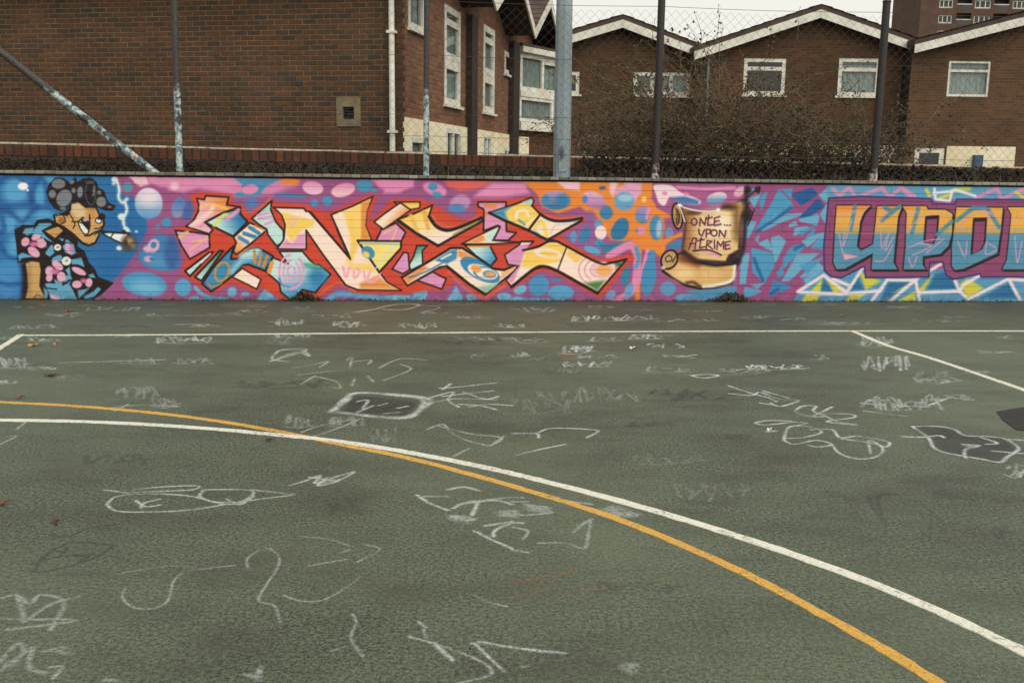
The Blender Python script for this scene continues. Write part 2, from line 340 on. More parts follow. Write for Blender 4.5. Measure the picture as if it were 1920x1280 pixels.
    A.ell(1145, 690, 66, 70, (84, 66, 52), soft=24); A.ell(1150, 672, 34, 28, (166, 138, 96), soft=18); A.ell(1120, 690, 14, 30, (60, 44, 36), soft=10); A.ell(1185, 715, 22, 22, (130, 112, 92), soft=14)
    # ---- middle field: bands and bubbles behind the letters (B, C)
    B.poly([(-20, 40), (560, 40), (540, 110), (380, 145), (240, 130), (100, 170), (-20, 150)], PNK, soft=16)
    B.poly([(150, 80), (900, 60), (1000, 110), (800, 190), (500, 200), (250, 150)], PNK, soft=24, op=.85); B.ell(30, 120, 34, 30, LPK, soft=14); B.ell(935, 85, 75, 26, ORA, soft=14)
    B.poly([(495, 60), (860, 66), (740, 130), (700, 190), (620, 205), (545, 185), (560, 110)], BLU, soft=7); B.ell(618, 148, 68, 38, PNK, rot=-10, soft=7)
    B.poly([(1560, 60), (1900, 60), (1900, 130), (1750, 165), (1640, 140)], PNK, soft=14)
    B.ell(1112, 135, 82, 52, PNK, rot=10, col2=(232, 196, 210)); B.ell(1350, 152, 96, 52, PNK, rot=-14, col2=(240, 206, 206)); B.ell(1515, 118, 64, 50, BLU); B.ell(1590, 155, 26, 14, BLU)
    B.ell(935, 196, 135, 17, (72, 122, 176), rot=4, soft=9); B.ell(540, 190, 40, 20, BLU); B.ell(1225, 236, 40, 40, BLU); B.ell(1126, 252, 28, 30, BLU); B.ell(632, 250, 52, 42, (84, 120, 172), soft=14); B.ell(600, 290, 30, 20, (96, 110, 160), soft=14)
    B.ell(64, 292, 48, 80, (70, 118, 176), rot=18, soft=12, col2=(140, 150, 190)); B.ell(135, 310, 34, 70, (74, 96, 160), rot=14, soft=16); B.ell(10, 640, 60, 130, (56, 96, 158), soft=24)
    B.ell(95, 915, 62, 66, (92, 158, 200)); B.stroke([(195, 915), (250, 970), (340, 1000), (440, 1005)], 30, LBL, soft=8); B.ell(480, 950, 36, 40, LBL); B.ell(585, 965, 32, 18, LBL); B.ell(185, 1000, 40, 20, LBL); B.ell(340, 1010, 110, 22, (92, 158, 200))
    B.poly([(655, 1030), (745, 915), (860, 1030)], LBL, soft=9); B.stroke([(1230, 1010), (1310, 965), (1450, 975), (1700, 1000), (1920, 1000)], 44, (98, 164, 204), soft=10)
    C.poly([(0, 60), (230, 60), (200, 110), (110, 170), (0, 170)], PNK, soft=14); C.poly([(440, 60), (860, 60), (700, 140), (560, 150), (480, 120)], (222, 98, 92), soft=12); C.poly([(820, 90), (1060, 90), (1090, 170), (900, 200), (670, 200), (720, 150)], PNK, soft=18)
    C.ell(380, 140, 92, 46, PNK, rot=20, soft=12); C.ell(366, 120, 34, 30, BLU); C.ell(400, 182, 40, 22, BLU, rot=20); C.ell(320, 215, 16, 18, (96, 100, 160)); C.ell(570, 240, 78, 58, (192, 140, 184), rot=-12, soft=12); C.ell(545, 285, 66, 34, (84, 130, 182), soft=10)
    # orange net on the right
    C.poly([(1040, 80), (1930, 80), (1930, 620), (1880, 540), (1690, 520), (1590, 370), (1470, 270), (1300, 320), (1180, 270), (1150, 180)], ORA, soft=9)
    D.poly([(-40, 100), (345, 100), (335, 240), (380, 330), (495, 388), (560, 470), (600, 560), (470, 640), (430, 760), (250, 700), (240, 1200), (180, 1200), (225, 720), (205, 620), (-40, 560)], ORA, soft=9)
    C.poly([(1270, 60), (1470, 60), (1465, 150), (1360, 140)], LPK, soft=10); C.ell(1285, 222, 106, 72, (188, 150, 190), soft=9, col2=(40, 110, 160)); C.ell(1210, 225, 30, 42, (70, 130, 178), soft=10); C.ell(1340, 225, 50, 45, (52, 118, 168), soft=24)
    C.ell(1575, 222, 94, 60, (222, 178, 206), rot=24, soft=10, col2=(166, 110, 164)); C.ell(1505, 215, 22, 28, (96, 120, 176), soft=9); C.poly([(1690, 60), (1760, 60), (1740, 150), (1715, 200), (1690, 150)], LPK, soft=12); C.poly([(1800, 60), (1930, 60), (1930, 160), (1870, 250), (1810, 200)], (226, 166, 196), soft=10)
    C.ell(1800, 235, 72, 62, (150, 190, 214), soft=9, col2=(96, 160, 196)); C.ell(1665, 315, 50, 52, (60, 124, 172), soft=8); C.ell(1636, 130, 26, 13, (40, 100, 150)); C.poly([(1400, 330), (1560, 300), (1620, 380), (1700, 530), (1600, 640), (1450, 600), (1330, 480), (1430, 390)], (146, 90, 146), soft=14)
    C.ell(1605, 400, 30, 34, (110, 150, 190)); C.ell(1625, 464, 44, 52, (244, 220, 216)); C.ell(1765, 438, 54, 90, (46, 116, 166), rot=32); C.ell(1610, 545, 30, 30, BLU); C.ell(1505, 482, 36, 62, (54, 124, 168), rot=22); C.ell(1420, 495, 26, 40, (90, 150, 190)); C.ell(1562, 596, 66, 28, (96, 160, 198), rot=20); C.poly([(1600, 540), (1660, 560), (1850, 520), (1760, 590), (1660, 620)], (46, 122, 158), soft=9)
    C.stroke([(1690, 640), (1830, 560), (1890, 610), (1895, 760), (1860, 900), (1720, 990)], 60, PNK, soft=9); C.stroke([(1890, 580), (1910, 660), (1890, 720)], 30, (80, 150, 184), soft=8); C.ell(1812, 790, 30, 74, (52, 128, 160), rot=10); C.ell(1835, 900, 30, 60, (104, 156, 196), rot=20); C.ell(1700, 930, 40, 30, (120, 150, 196), rot=-40)
    C.ell(1160, 862, 76, 82, (72, 144, 190), rot=25); C.ell(1325, 915, 98, 58, (86, 156, 198)); C.ell(1290, 820, 46, 14, (80, 120, 176)); C.ell(1020, 890, 50, 34, LBL, rot=-20); C.ell(900, 945, 52, 32, LBL); C.stroke([(960, 960), (1120, 965), (1290, 975)], 30, (96, 150, 196)); C.ell(272, 920, 54, 52, LBL); C.poly([(460, 985), (540, 865), (610, 985)], LBL, soft=9); C.ell(650, 950, 40, 24, LBL); C.ell(110, 950, 90, 20, LBL); C.ell(1000, 965, 30, 20, LBL)
    # ---- big letters ENSE: red cloud first
    B.poly([(150, 185), (270, 165), (480, 185), (485, 255), (565, 270), (610, 340), (640, 330), (775, 215), (830, 250), (1060, 265), (1120, 300), (1230, 330), (1570, 180), (1610, 205), (1550, 400), (1600, 360), (1735, 225), (1960, 220), (2300, 400), (2200, 900), (2080, 930), (1820, 965), (1450, 960), (1320, 890), (1140, 1010), (890, 1015), (700, 910), (665, 955), (480, 880), (315, 965), (80, 800), (120, 700), (20, 455), (150, 420), (190, 320)], RED, soft=12)
    C.poly([(40, 225), (290, 215), (380, 250), (380, 330), (430, 390), (520, 410), (690, 335), (680, 220), (960, 215), (1110, 190), (1140, 250), (1200, 310), (1300, 345), (1500, 340), (1510, 375), (1320, 490), (1400, 550), (1620, 665), (1780, 640), (1850, 620), (1880, 660), (1810, 720), (1620, 960), (1300, 780), (1200, 745), (1130, 770), (960, 895), (920, 860), (770, 960), (720, 950), (600, 860), (480, 780), (480, 830), (430, 910), (260, 860), (0, 900), (-40, 400)], RED, soft=12)
    for z, pts in ((B, [(520, 300), (640, 320), (780, 225)]), (C, [(360, 340), (430, 410), (560, 420), (700, 350)]), (C, [(1190, 330), (1300, 360), (1490, 350)]), (C, [(1330, 540), (1590, 690), (1760, 670)]), (B, [(1150, 980), (1300, 880), (1440, 940)]), (C, [(480, 760), (620, 890), (750, 950), (920, 850)])):
        z.stroke(pts, 14, (226, 132, 110), soft=12, op=.55)
    def L(z, p, col, w=13, halo=18, **k):
        z.poly(p, col, soft=4, line=BLK, lw=w, lsoft=1.0, **k)
    # E
    L(B, [(205, 218), (262, 228), (275, 197), (455, 208), (438, 268), (540, 284), (400, 335), (270, 405), (330, 462), (302, 495), (118, 437), (178, 390), (216, 320), (220, 270)], (238, 176, 190), col2=ORA, g=((250, 330), (440, 230)))
    B.stroke([(160, 430), (300, 330), (330, 280)], 26, CRM, soft=14, op=.8); B.stroke([(230, 290), (300, 260), (440, 300)], 18, YEL, soft=10, op=.7); B.stroke([(230, 440), (310, 380)], 14, PNK, soft=8)
    L(B, [(268, 405), (400, 335), (545, 286), (545, 340), (602, 400), (490, 515)], MNT, col2=(44, 124, 176), g=((380, 440), (540, 380)), w=16)
    B.stroke([(440, 380), (530, 310)], 30, (226, 150, 190), soft=8); B.stroke([(340, 430), (410, 350), (440, 345)], 22, (228, 214, 96), soft=8)
    L(B, [(36, 468), (170, 480), (300, 500), (306, 602), (150, 692), (80, 580)], (226, 150, 190)); B.stroke([(70, 520), (130, 480)], 24, (216, 196, 120), soft=10); B.stroke([(150, 620), (290, 520)], 10, YEL, soft=6, op=.8); B.stroke([(170, 550), (300, 540)], 8, YEL, soft=5, op=.7)
    L(B, [(620, 408), (748, 468), (640, 560), (520, 655), (488, 640), (512, 560), (490, 520)], CRM, col2=(236, 150, 80), g=((600, 540), (530, 640))); 
    for p in ([(620, 445), (690, 490)], [(575, 490), (660, 520)], [(540, 525), (600, 560)]): B.stroke(p, 30, (64, 138, 182), soft=5)
    B.stroke([(660, 430), (740, 465)], 14, ORA, soft=6)
    L(B, [(112, 785), (300, 642), (328, 640), (150, 826)], MNT, w=15); B.stroke([(240, 720), (310, 650)], 12, (236, 220, 220)); L(B, [(190, 832), (385, 625), (410, 628), (240, 862)], MNT, col2=GRN, g=((220, 840), (390, 640)), w=15)
    L(B, [(245, 885), (330, 760), (440, 640), (492, 590), (470, 690), (520, 690), (620, 612), (684, 600), (802, 670), (740, 785), (610, 735), (565, 738), (460, 842), (318, 945)], (64, 138, 182), col2=(54, 134, 176), g=((300, 800), (600, 700)), w=15)
    B.ell(620, 650, 90, 34, MNT, rot=-20, soft=20); B.stroke([(480, 790), (560, 700), (640, 680)], 40, (150, 200, 210), soft=22); B.ell(402, 790, 52, 76, None, rot=22, line=(202, 140, 62), lw=16); B.stroke([(290, 880), (330, 910), (400, 880)], 12, (202, 140, 62))
    for p in ([(655, 630), (660, 720)], [(710, 655), (690, 735)], [(755, 670), (725, 750)]): B.stroke(p, 22, (214, 136, 60), soft=4)
    L(B, [(480, 830), (560, 764), (706, 850), (674, 926)], CRM, w=11)
    L(B, [(745, 790), (800, 680), (918, 728), (848, 632), (1030, 630), (1090, 700), (1130, 735), (1160, 735), (1252, 810), (1130, 955), (1030, 930), (965, 1008), (930, 1005), (862, 950), (850, 880)], MNT, col2=(60, 140, 186), g=((960, 760), (1060, 960)))
    B.ell(1110, 750, 90, 22, (84, 168, 140), rot=14, soft=14); B.ell(1150, 830, 70, 60, (48, 128, 176), soft=30); B.stroke([(790, 720), (770, 790)], 34, (226, 150, 80), soft=7)
    for r in (34, 70, 106): B.stroke([(945 + r * math.cos(t) * .9, 790 + r * math.sin(t) * 1.25) for t in np.linspace(-.9, 4.6, 14)], 17, (226, 160, 200), soft=6)
    B.stroke([(850, 840), (870, 890), (930, 910)], 14, (70, 140, 190))
    L(B, [(635, 375), (720, 300), (792, 235), (780, 300), (822, 400), (882, 470), (885, 560), (828, 590), (760, 500), (752, 460), (690, 420)], MNT); B.stroke([(720, 320), (770, 290)], 20, (150, 214, 190))
    for p in ([(680, 350), (770, 330)], [(690, 375), (790, 360)], [(740, 420), (800, 395)]): B.stroke(p, 18, (222, 150, 196), soft=6)
    # N
    L(B, [(803, 288), (1042, 295), (1060, 318), (1082, 320), (1405, 686), (1310, 470), (1255, 345), (1420, 280), (1582, 203), (1535, 310), (1524, 430), (1572, 545), (1462, 548), (1640, 800), (1690, 870), (1805, 937), (1465, 932), (1372, 898), (1180, 640), (1060, 465), (1060, 615), (832, 612), (884, 540), (896, 420), (868, 345)], CRM)
    B.poly([(850, 320), (1130, 390), (1120, 430), (1060, 455), (1010, 480), (950, 560), (905, 500), (905, 420), (880, 350)], YEL, soft=9); B.poly([(905, 540), (950, 570), (1000, 500), (1050, 490), (1050, 605), (850, 603)], (226, 160, 196), soft=9); B.stroke([(940, 380), (990, 370), (950, 430), (930, 400)], 14, (236, 180, 190), soft=7)
    B.poly([(1300, 345), (1560, 228), (1530, 310), (1518, 430), (1560, 540), (1470, 545), (1450, 640), (1400, 500)], YEL, soft=12, op=.85); B.poly([(1490, 260), (1565, 225), (1535, 310), (1520, 430), (1560, 535), (1490, 540)], (228, 146, 66), soft=9); B.stroke([(1330, 350), (1370, 480), (1410, 560)], 46, CRM, soft=14)
    B.stroke([(1410, 370), (1430, 600), (1400, 700)], 40, YEL, soft=14); B.poly([(1370, 730), (1560, 720), (1620, 800), (1440, 780)], YEL, soft=18, op=.8); B.poly([(1480, 880), (1620, 820), (1690, 880), (1780, 928), (1480, 922)], (230, 150, 80), soft=12)
    for p in ([(1350, 750), (1370, 830), (1400, 760)], [(1430, 780), (1440, 840), (1480, 790), (1460, 770)], [(1510, 790), (1520, 850)], [(1560, 790), (1540, 860), (1600, 860), (1640, 800)]): B.stroke(p, 17, (240, 170, 200), soft=7)
    B.stroke([(1100, 330), (1405, 690), (1300, 455)], 14, BLK, smooth=False)
    L(B, [(1462, 547), (1802, 550), (1802, 606), (1632, 795)], (246, 222, 130), w=16); B.ell(1545, 640, 56, 44, (64, 138, 182), rot=40); B.ell(1530, 655, 30, 22, YEL, rot=40); B.stroke([(1600, 770), (1760, 570)], 10, (200, 224, 220)); B.stroke([(1480, 568), (1780, 572)], 12, (150, 196, 206))
    # S
    L(C, [(72, 236), (270, 236), (266, 280), (200, 292), (120, 262)], YEL, w=10); L(C, [(-20, 440), (90, 392), (162, 462), (130, 527), (-60, 527)], (222, 148, 190)); C.stroke([(0, 470), (90, 430), (60, 520)], 8, YEL, soft=5)
    L(C, [(0, 325), (122, 240), (200, 295), (-5, 440), (-75, 385)], CRM, col2=(234, 144, 70), g=((40, 330), (120, 400)), w=11)
    L(C, [(104, 366), (230, 320), (362, 260), (335, 345), (385, 410), (450, 445), (520, 440), (640, 395), (730, 355), (740, 376), (405, 563), (240, 465)], CRM, col2=YEL, g=((320, 520), (260, 330)), w=13)
    C.stroke([(200, 340), (250, 450)], 30, (240, 190, 90), soft=9); C.stroke([(300, 310), (330, 430)], 30, (238, 170, 80), soft=9); C.stroke([(104, 375), (240, 470), (405, 563)], 20, BLK, smooth=False); C.stroke([(405, 563), (560, 475), (738, 378)], 17, BLK, smooth=False); C.stroke([(338, 345), (385, 412), (450, 445), (520, 440), (640, 395), (730, 355)], 24, BLK); C.stroke([(520, 480), (700, 380)], 12, (150, 140, 60), soft=6)
    L(C, [(60, 738), (150, 610), (180, 620), (192, 742), (140, 772)], (222, 148, 190), w=11); L(C, [(246, 562), (325, 562), (286, 600), (290, 702), (198, 748), (188, 705), (222, 640)], MNT, col2=GRN, g=((270, 660), (230, 590)), w=11); L(C, [(245, 822), (362, 758), (466, 812), (432, 887)], (222, 148, 190), w=12)
    L(C, [(605, 560), (790, 558), (845, 662), (800, 715), (690, 640)], MNT, col2=(66, 146, 190), g=((700, 610), (820, 680))); C.stroke([(630, 568), (790, 566)], 14, ORA)
    L(C, [(133, 800), (320, 690), (500, 580), (585, 580), (690, 645), (820, 735), (900, 745), (985, 708), (1004, 730), (760, 928), (640, 852), (530, 760), (470, 716), (420, 722), (175, 862)], CRM, w=14)
    C.poly([(140, 805), (300, 712), (330, 730), (178, 850)], ORA, soft=12, op=.85); C.poly([(380, 670), (500, 595), (550, 590), (545, 660), (470, 700)], (70, 140, 184), soft=7); C.stroke([(190, 800), (330, 750), (500, 650), (520, 620), (470, 640)], 12, (70, 140, 184), soft=4); C.stroke([(430, 660), (500, 625)], 14, CRM)
    C.poly([(560, 590), (680, 650), (600, 665), (550, 640)], (234, 150, 80), soft=8); C.ell(720, 745, 165, 70, (58, 134, 182), rot=28, soft=6); C.ell(730, 760, 110, 50, CRM, rot=22, soft=5); C.ell(760, 770, 96, 50, (64, 138, 182), rot=14, soft=5); C.ell(770, 772, 84, 42, CRM, rot=12, soft=5); C.ell(790, 776, 50, 28, (64, 138, 182), rot=6); C.ell(795, 776, 38, 19, (236, 164, 96)); C.ell(690, 735, 40, 28, (238, 160, 90), rot=20); C.poly([(700, 870), (860, 850), (760, 920)], (150, 190, 160), soft=10)
    C.poly([(880, 760), (990, 715), (990, 735), (880, 810)], (238, 180, 120), soft=10); C.stroke([(133, 800), (320, 690), (500, 580), (585, 580), (690, 645), (820, 735), (900, 745), (985, 708)], 14, BLK, smooth=False); C.stroke([(470, 716), (640, 852), (760, 928)], 20, BLK, smooth=False)
    # E
    L(C, [(703, 236), (915, 236), (912, 290), (915, 400), (918, 455), (992, 466), (930, 522), (820, 522), (870, 420), (850, 412), (745, 452), (750, 300), (742, 285), (706, 272)], (222, 148, 190)); C.poly([(750, 250), (850, 252), (840, 285), (750, 280)], (228, 134, 70), soft=7); C.poly([(752, 300), (800, 320), (760, 350)], (228, 134, 70), soft=7)
    L(C, [(788, 316), (960, 260), (1108, 203), (1122, 232), (1108, 262), (1172, 328), (1082, 447), (900, 370)], YEL, w=14); C.poly([(800, 316), (960, 265), (905, 310), (930, 375)], (66, 144, 184), soft=12); C.poly([(1040, 235), (1108, 212), (1112, 240), (1090, 262)], (160, 206, 214), soft=12); C.stroke([(990, 350), (1000, 310), (1060, 300), (1080, 340)], 22, CRM, soft=8); C.stroke([(1010, 370), (1060, 410)], 16, (90, 160, 196), soft=5); C.stroke([(1120, 360), (1060, 420)], 14, CRM, soft=5)
    L(C, [(1172, 328), (1230, 362), (1300, 378), (1400, 372), (1485, 356), (1480, 378), (1225, 520), (1082, 447)], (246, 226, 200), w=13); C.stroke([(1130, 430), (1180, 380), (1220, 490)], 30, YEL, soft=10); C.stroke([(1250, 470), (1290, 410), (1400, 400)], 16, (238, 190, 206), soft=7); C.stroke([(1310, 400), (1460, 375)], 14, (196, 222, 220), soft=7); C.ell(1140, 470, 30, 12, (80, 150, 190), rot=30)
    C.stroke([(1082, 447), (1172, 328)], 15, BLK); C.stroke([(788, 316), (900, 372), (1082, 447), (1225, 520)], 19, BLK, smooth=False); C.stroke([(1172, 328), (1230, 362), (1300, 378), (1400, 372), (1485, 356)], 20, BLK); C.stroke([(1225, 520), (1480, 372)], 16, BLK)
    L(C, [(905, 632), (1010, 560), (1025, 532), (1122, 530), (1045, 597), (1150, 572), (1230, 532), (1300, 532), (1370, 570), (1500, 640), (1600, 688), (1700, 690), (1818, 664), (1720, 780), (1600, 918), (1440, 830), (1300, 752), (1200, 718), (1120, 740), (955, 872), (915, 822), (1012, 712), (930, 702)], CRM, w=14)
    C.poly([(912, 634), (1020, 560), (1100, 545), (1050, 620), (1020, 720), (960, 850), (922, 822), (1015, 712), (935, 695)], (222, 148, 190), soft=9); C.poly([(1060, 612), (1160, 580), (1240, 540), (1300, 540), (1362, 575), (1330, 680), (1200, 705), (1110, 725), (1025, 720)], YEL, soft=9); C.ell(1230, 620, 110, 36, CRM, rot=8); C.ell(1240, 625, 70, 20, YEL, rot=10); C.poly([(1375, 580), (1500, 650), (1440, 690), (1370, 640)], (246, 200, 110), soft=10)
    for r in (90, 125, 160): C.stroke([(1620 - r + 20 * math.sin(t) ** 2 - r * .25 * math.cos(t) + 40, 745 + r * .55 * math.sin(t)) for t in np.linspace(-1.4, 1.4, 9)], 12, (230, 160, 190), soft=5)
    C.ell(1640, 745, 84, 66, (238, 190, 196)); C.ell(1648, 748, 56, 42, (240, 172, 100)); C.poly([(1500, 840), (1660, 820), (1600, 905)], (88, 128, 72), soft=14); C.poly([(1720, 690), (1800, 675), (1740, 750)], (200, 130, 60), soft=9); C.ell(1760, 700, 24, 14, (40, 120, 110))
    C.stroke([(1370, 570), (1300, 750)], 10, BLK); C.stroke([(955, 872), (1120, 740), (1200, 718), (1300, 752), (1440, 830), (1600, 918)], 22, BLK); C.stroke([(1040, 597), (1150, 572), (1230, 532), (1300, 532), (1600, 688), (1700, 692), (1818, 664)], 15, BLK); C.stroke([(1818, 664), (1600, 918)], 12, BLK)
    L(C, [(580, 550), (700, 490), (850, 418), (866, 426), (850, 460), (812, 522), (1020, 538), (820, 550)], (244, 220, 190), w=12); C.poly([(620, 538), (740, 480), (760, 520), (700, 545)], (232, 150, 80), soft=10); C.poly([(780, 470), (855, 430), (815, 515), (760, 530)], MNT, soft=10)
    # ---- scroll field (D)
    D.ell(110, 190, 96, 60, (222, 160, 194), soft=14); D.ell(95, 265, 86, 78, (96, 158, 196), soft=9); D.ell(105, 240, 70, 30, (166, 196, 216), soft=12); D.ell(268, 252, 22, 26, YEL, soft=9)
    D.ell(256, 386, 66, 78, (174, 136, 186), soft=8, col2=(72, 134, 178)); D.ell(300, 375, 18, 60, PNK, rot=10); D.ell(240, 528, 40, 36, PNK); D.ell(205, 530, 10, 18, BLU); D.ell(66, 512, 66, 96, (46, 116, 162), rot=14); D.ell(376, 502, 60, 108, (68, 132, 178), soft=8); D.ell(400, 510, 26, 80, (170, 186, 204), rot=4, soft=14)
    D.poly([(440, 420), (560, 400), (600, 560), (560, 600), (430, 600), (450, 500)], PUR, soft=14); D.ell(490, 548, 36, 52, (110, 140, 176)); D.stroke([(440, 620), (520, 590), (590, 560)], 34, ORA, soft=8); D.poly([(450, 660), (600, 590), (600, 680), (520, 690)], (64, 126, 172), soft=9)
    D.poly([(250, 690), (430, 760), (420, 870), (480, 960), (640, 1050), (740, 1160), (230, 1170)], PUR, soft=10); D.stroke([(300, 700), (255, 870), (240, 960)], 34, PNK, soft=8); D.ell(335, 740, 36, 44, BLU, rot=20); D.ell(310, 930, 64, 172, (66, 138, 182), rot=8); D.ell(478, 1034, 70, 62, (92, 144, 186)); D.ell(630, 1120, 90, 44, (96, 150, 190)); D.poly([(640, 1050), (1080, 1010), (1085, 1160), (760, 1150)], (78, 140, 178), soft=12)
    D.poly([(345, 110), (1165, 110), (1135, 215), (1050, 275), (950, 318), (800, 338), (650, 315), (520, 268), (470, 310), (400, 300), (345, 200)], (166, 88, 138), soft=8); D.poly([(356, 130), (500, 130), (600, 195), (745, 250), (752, 295), (620, 285), (500, 235), (450, 305), (398, 280), (370, 200)], (240, 212, 220), soft=8, smooth=True); D.poly([(490, 235), (620, 225), (750, 262), (745, 300), (600, 290)], (70, 120, 172), soft=12); D.ell(450, 200, 24, 16, PNK); D.ell(640, 205, 24, 14, PNK)
    D.ell(906, 242, 92, 50, (238, 214, 220), rot=-14, soft=8, col2=(70, 128, 176)); D.ell(1105, 185, 56, 36, (222, 170, 190), rot=-40, soft=10); D.stroke([(560, 145), (800, 160), (1060, 150)], 26, PNK, soft=9)
    # shards
    D.poly([(1160, 100), (2000, 100), (2000, 1200), (1090, 1200), (1090, 800), (1150, 600)], (148, 74, 122), soft=10)
    SB = (72, 148, 188); SD = (26, 84, 144); SL = (104, 166, 198)
    for p, cc in (([(1255, 525), (1390, 300), (1450, 180), (1552, 280), (1570, 325)], SB), ([(1310, 520), (1420, 400), (1640, 385), (1480, 440)], SL), ([(1575, 215), (1740, 160), (1780, 210), (1650, 295)], SD), ([(1645, 412), (1790, 260), (1842, 312), (1700, 404)], SD), ([(1640, 430), (1800, 400), (1780, 472)], SL), ([(1815, 212), (1900, 150), (1925, 262), (1860, 264)], SL), ([(1600, 512), (1700, 500), (1590, 562)], SL), ([(1288, 642), (1350, 610), (1382, 692)], SL),
                  ([(1390, 600), (1450, 578), (1502, 620), (1420, 795)], SL), ([(1500, 772), (1560, 680), (1690, 640), (1600, 740), (1495, 842)], SB), ([(1220, 690), (1385, 730), (1402, 842), (1320, 972), (1228, 882)], SB), ([(1490, 962), (1620, 740), (1772, 738), (1545, 955)], SL), ([(1650, 932), (1790, 810), (1832, 852), (1680, 922)], SL), ([(1368, 1092), (1410, 968), (1542, 1022)], (64, 126, 180)), ([(1150, 1112), (1160, 1030), (1285, 1060)], (90, 150, 190)), ([(1150, 450), (1245, 458), (1180, 580), (1148, 605)], SL), ([(1128, 735), (1185, 735), (1150, 985), (1118, 985)], SL), ([(1750, 672), (1855, 560), (1845, 655)], SL), ([(1290, 250), (1340, 200), (1300, 330)], SB), ([(1180, 170), (1230, 170), (1170, 230)], SL), ([(1590, 1140), (1700, 1000), (1850, 880), (1850, 1140)], SL), ([(1700, 590), (1760, 520), (1740, 600)], SB)):
        D.poly(p, cc, soft=8, grow=12)
    for p in ([(1262, 530), (1400, 440), (1560, 325)], [(1232, 770), (1310, 965)], [(1590, 690), (1680, 640)], [(1660, 230), (1750, 180)], [(1380, 1080), (1440, 1040)]): D.stroke(p, 28, SD, soft=12, op=.85)
    # scroll
    D.stroke([(1170, 150), (1155, 400), (1150, 560), (1130, 720), (1090, 780)], 34, BLK, soft=16); D.stroke([(1285, 140), (1250, 300), (1180, 480)], 12, BLK); D.stroke([(1150, 260), (1220, 195), (1280, 150)], 14, BLK); D.stroke([(1150, 330), (1240, 240)], 10, BLK); D.ell(1265, 165, 26, 26, BLK); D.ell(1170, 390, 40, 60, BLK, soft=20); D.stroke([(1160, 290), (1220, 380)], 10, BLK); D.ell(1180, 175, 30, 30, BLK, soft=16)
    D.poly([(575, 295), (700, 348), (820, 358), (930, 348), (1050, 292), (1140, 245), (1140, 330), (1118, 500), (1118, 720), (1020, 780), (990, 815), (720, 795), (598, 705), (618, 560), (630, 440)], (44, 26, 18), soft=14)
    D.poly([(585, 312), (700, 355), (820, 365), (930, 355), (1050, 300), (1120, 275), (1125, 330), (1095, 500), (1095, 690), (1010, 740), (985, 795), (730, 775), (612, 690), (630, 560), (640, 440)], (150, 92, 46), soft=12, col2=(226, 190, 128), g=((620, 500), (780, 500)))
    D.ell(900, 520, 150, 150, (238, 212, 160), soft=90); D.ell(1080, 320, 60, 40, (190, 150, 90), soft=30); D.ell(1080, 460, 30, 160, (120, 84, 44), soft=40); D.ell(960, 460, 60, 70, (246, 232, 204), soft=50); D.ell(1010, 320, 60, 24, (60, 36, 20), soft=24); D.ell(700, 370, 70, 16, (90, 50, 26), soft=14)
    D.ell(560, 400, 44, 112, (196, 150, 92), rot=-6, line=BLK, lw=17); D.ell(565, 400, 18, 66, (120, 82, 48), rot=-6, soft=9); D.stroke([(545, 330), (580, 400), (560, 480), (548, 420)], 8, BLK)
    D.ell(1060, 790, 60, 40, BLK, soft=20); D.poly([(432, 880), (560, 740), (620, 715), (720, 800), (900, 830), (1088, 815), (1062, 910), (1040, 985), (900, 1025), (760, 1035), (630, 1005), (510, 935)], (214, 170, 108), soft=5, line=BLK, lw=22)
    D.ell(660, 790, 110, 40, (130, 58, 22), rot=20, soft=30); D.ell(620, 900, 90, 60, (240, 206, 150), soft=50); D.ell(850, 920, 90, 50, (226, 186, 124), soft=40); D.stroke([(1065, 840), (1040, 960), (900, 1005), (790, 1015)], 30, (238, 232, 214), soft=12); D.stroke([(640, 985), (700, 980), (760, 1020)], 22, (70, 40, 24), soft=14)
    D.stroke([(615, 735), (740, 800), (900, 828), (1070, 800)], 22, (24, 14, 12), soft=22); D.ell(490, 780, 68, 86, (196, 156, 104), rot=30, line=BLK, lw=18); D.stroke([(470, 800), (455, 770), (490, 745), (515, 780), (480, 800)], 9, BLK); D.stroke([(520, 800), (560, 730)], 10, BLK); D.ell(440, 850, 20, 18, (200, 190, 170), soft=8)
    D.stroke([(568, 298), (640, 330), (740, 352), (840, 358), (930, 350)], 14, (226, 226, 220), soft=5); D.stroke([(572, 300), (600, 370), (625, 445)], 12, (226, 226, 220), soft=5); D.ell(918, 346, 18, 16, WHT, soft=9); D.ell(582, 306, 20, 16, WHT, soft=9)
    TX = (74, 26, 40)
    ring = lambda cx, cy, rx, ry: [(cx + rx * math.cos(t), cy + ry * math.sin(t)) for t in np.linspace(-1.9, 4.6, 14)]
    text = [ring(708, 450, 24, 30), [(756, 484), (762, 418), (800, 478), (812, 408)], [(834, 392), (826, 480), (872, 474)], [(812, 424), (866, 408)], [(932, 402), (886, 416), (884, 482), (942, 470)], [(886, 448), (926, 438)], [(972, 475), (978, 477)], [(996, 478), (1002, 479)], [(1020, 478), (1028, 478)],
            [(748, 512), (752, 556), (776, 572), (798, 518)], [(812, 584), (814, 514), (850, 518), (848, 548), (816, 556)], ring(882, 546, 26, 28), [(926, 578), (932, 522), (974, 584), (986, 526)],
            [(662, 690), (700, 590), (728, 596), (714, 692)], [(668, 642), (716, 640)], [(768, 586), (756, 682), (804, 666)], [(738, 616), (794, 604)], [(814, 684), (822, 614), (864, 620), (824, 650), (868, 688)], [(886, 610), (886, 684)], [(906, 692), (914, 620), (940, 662), (966, 618), (966, 688)], [(1026, 618), (982, 628), (982, 692), (1024, 682)], [(982, 656), (1016, 650)]]
    for p in text: D.stroke([(x + 8, y + 7) for x, y in p], 11, (218, 150, 176), soft=6, smooth=len(p) > 8, op=.8)
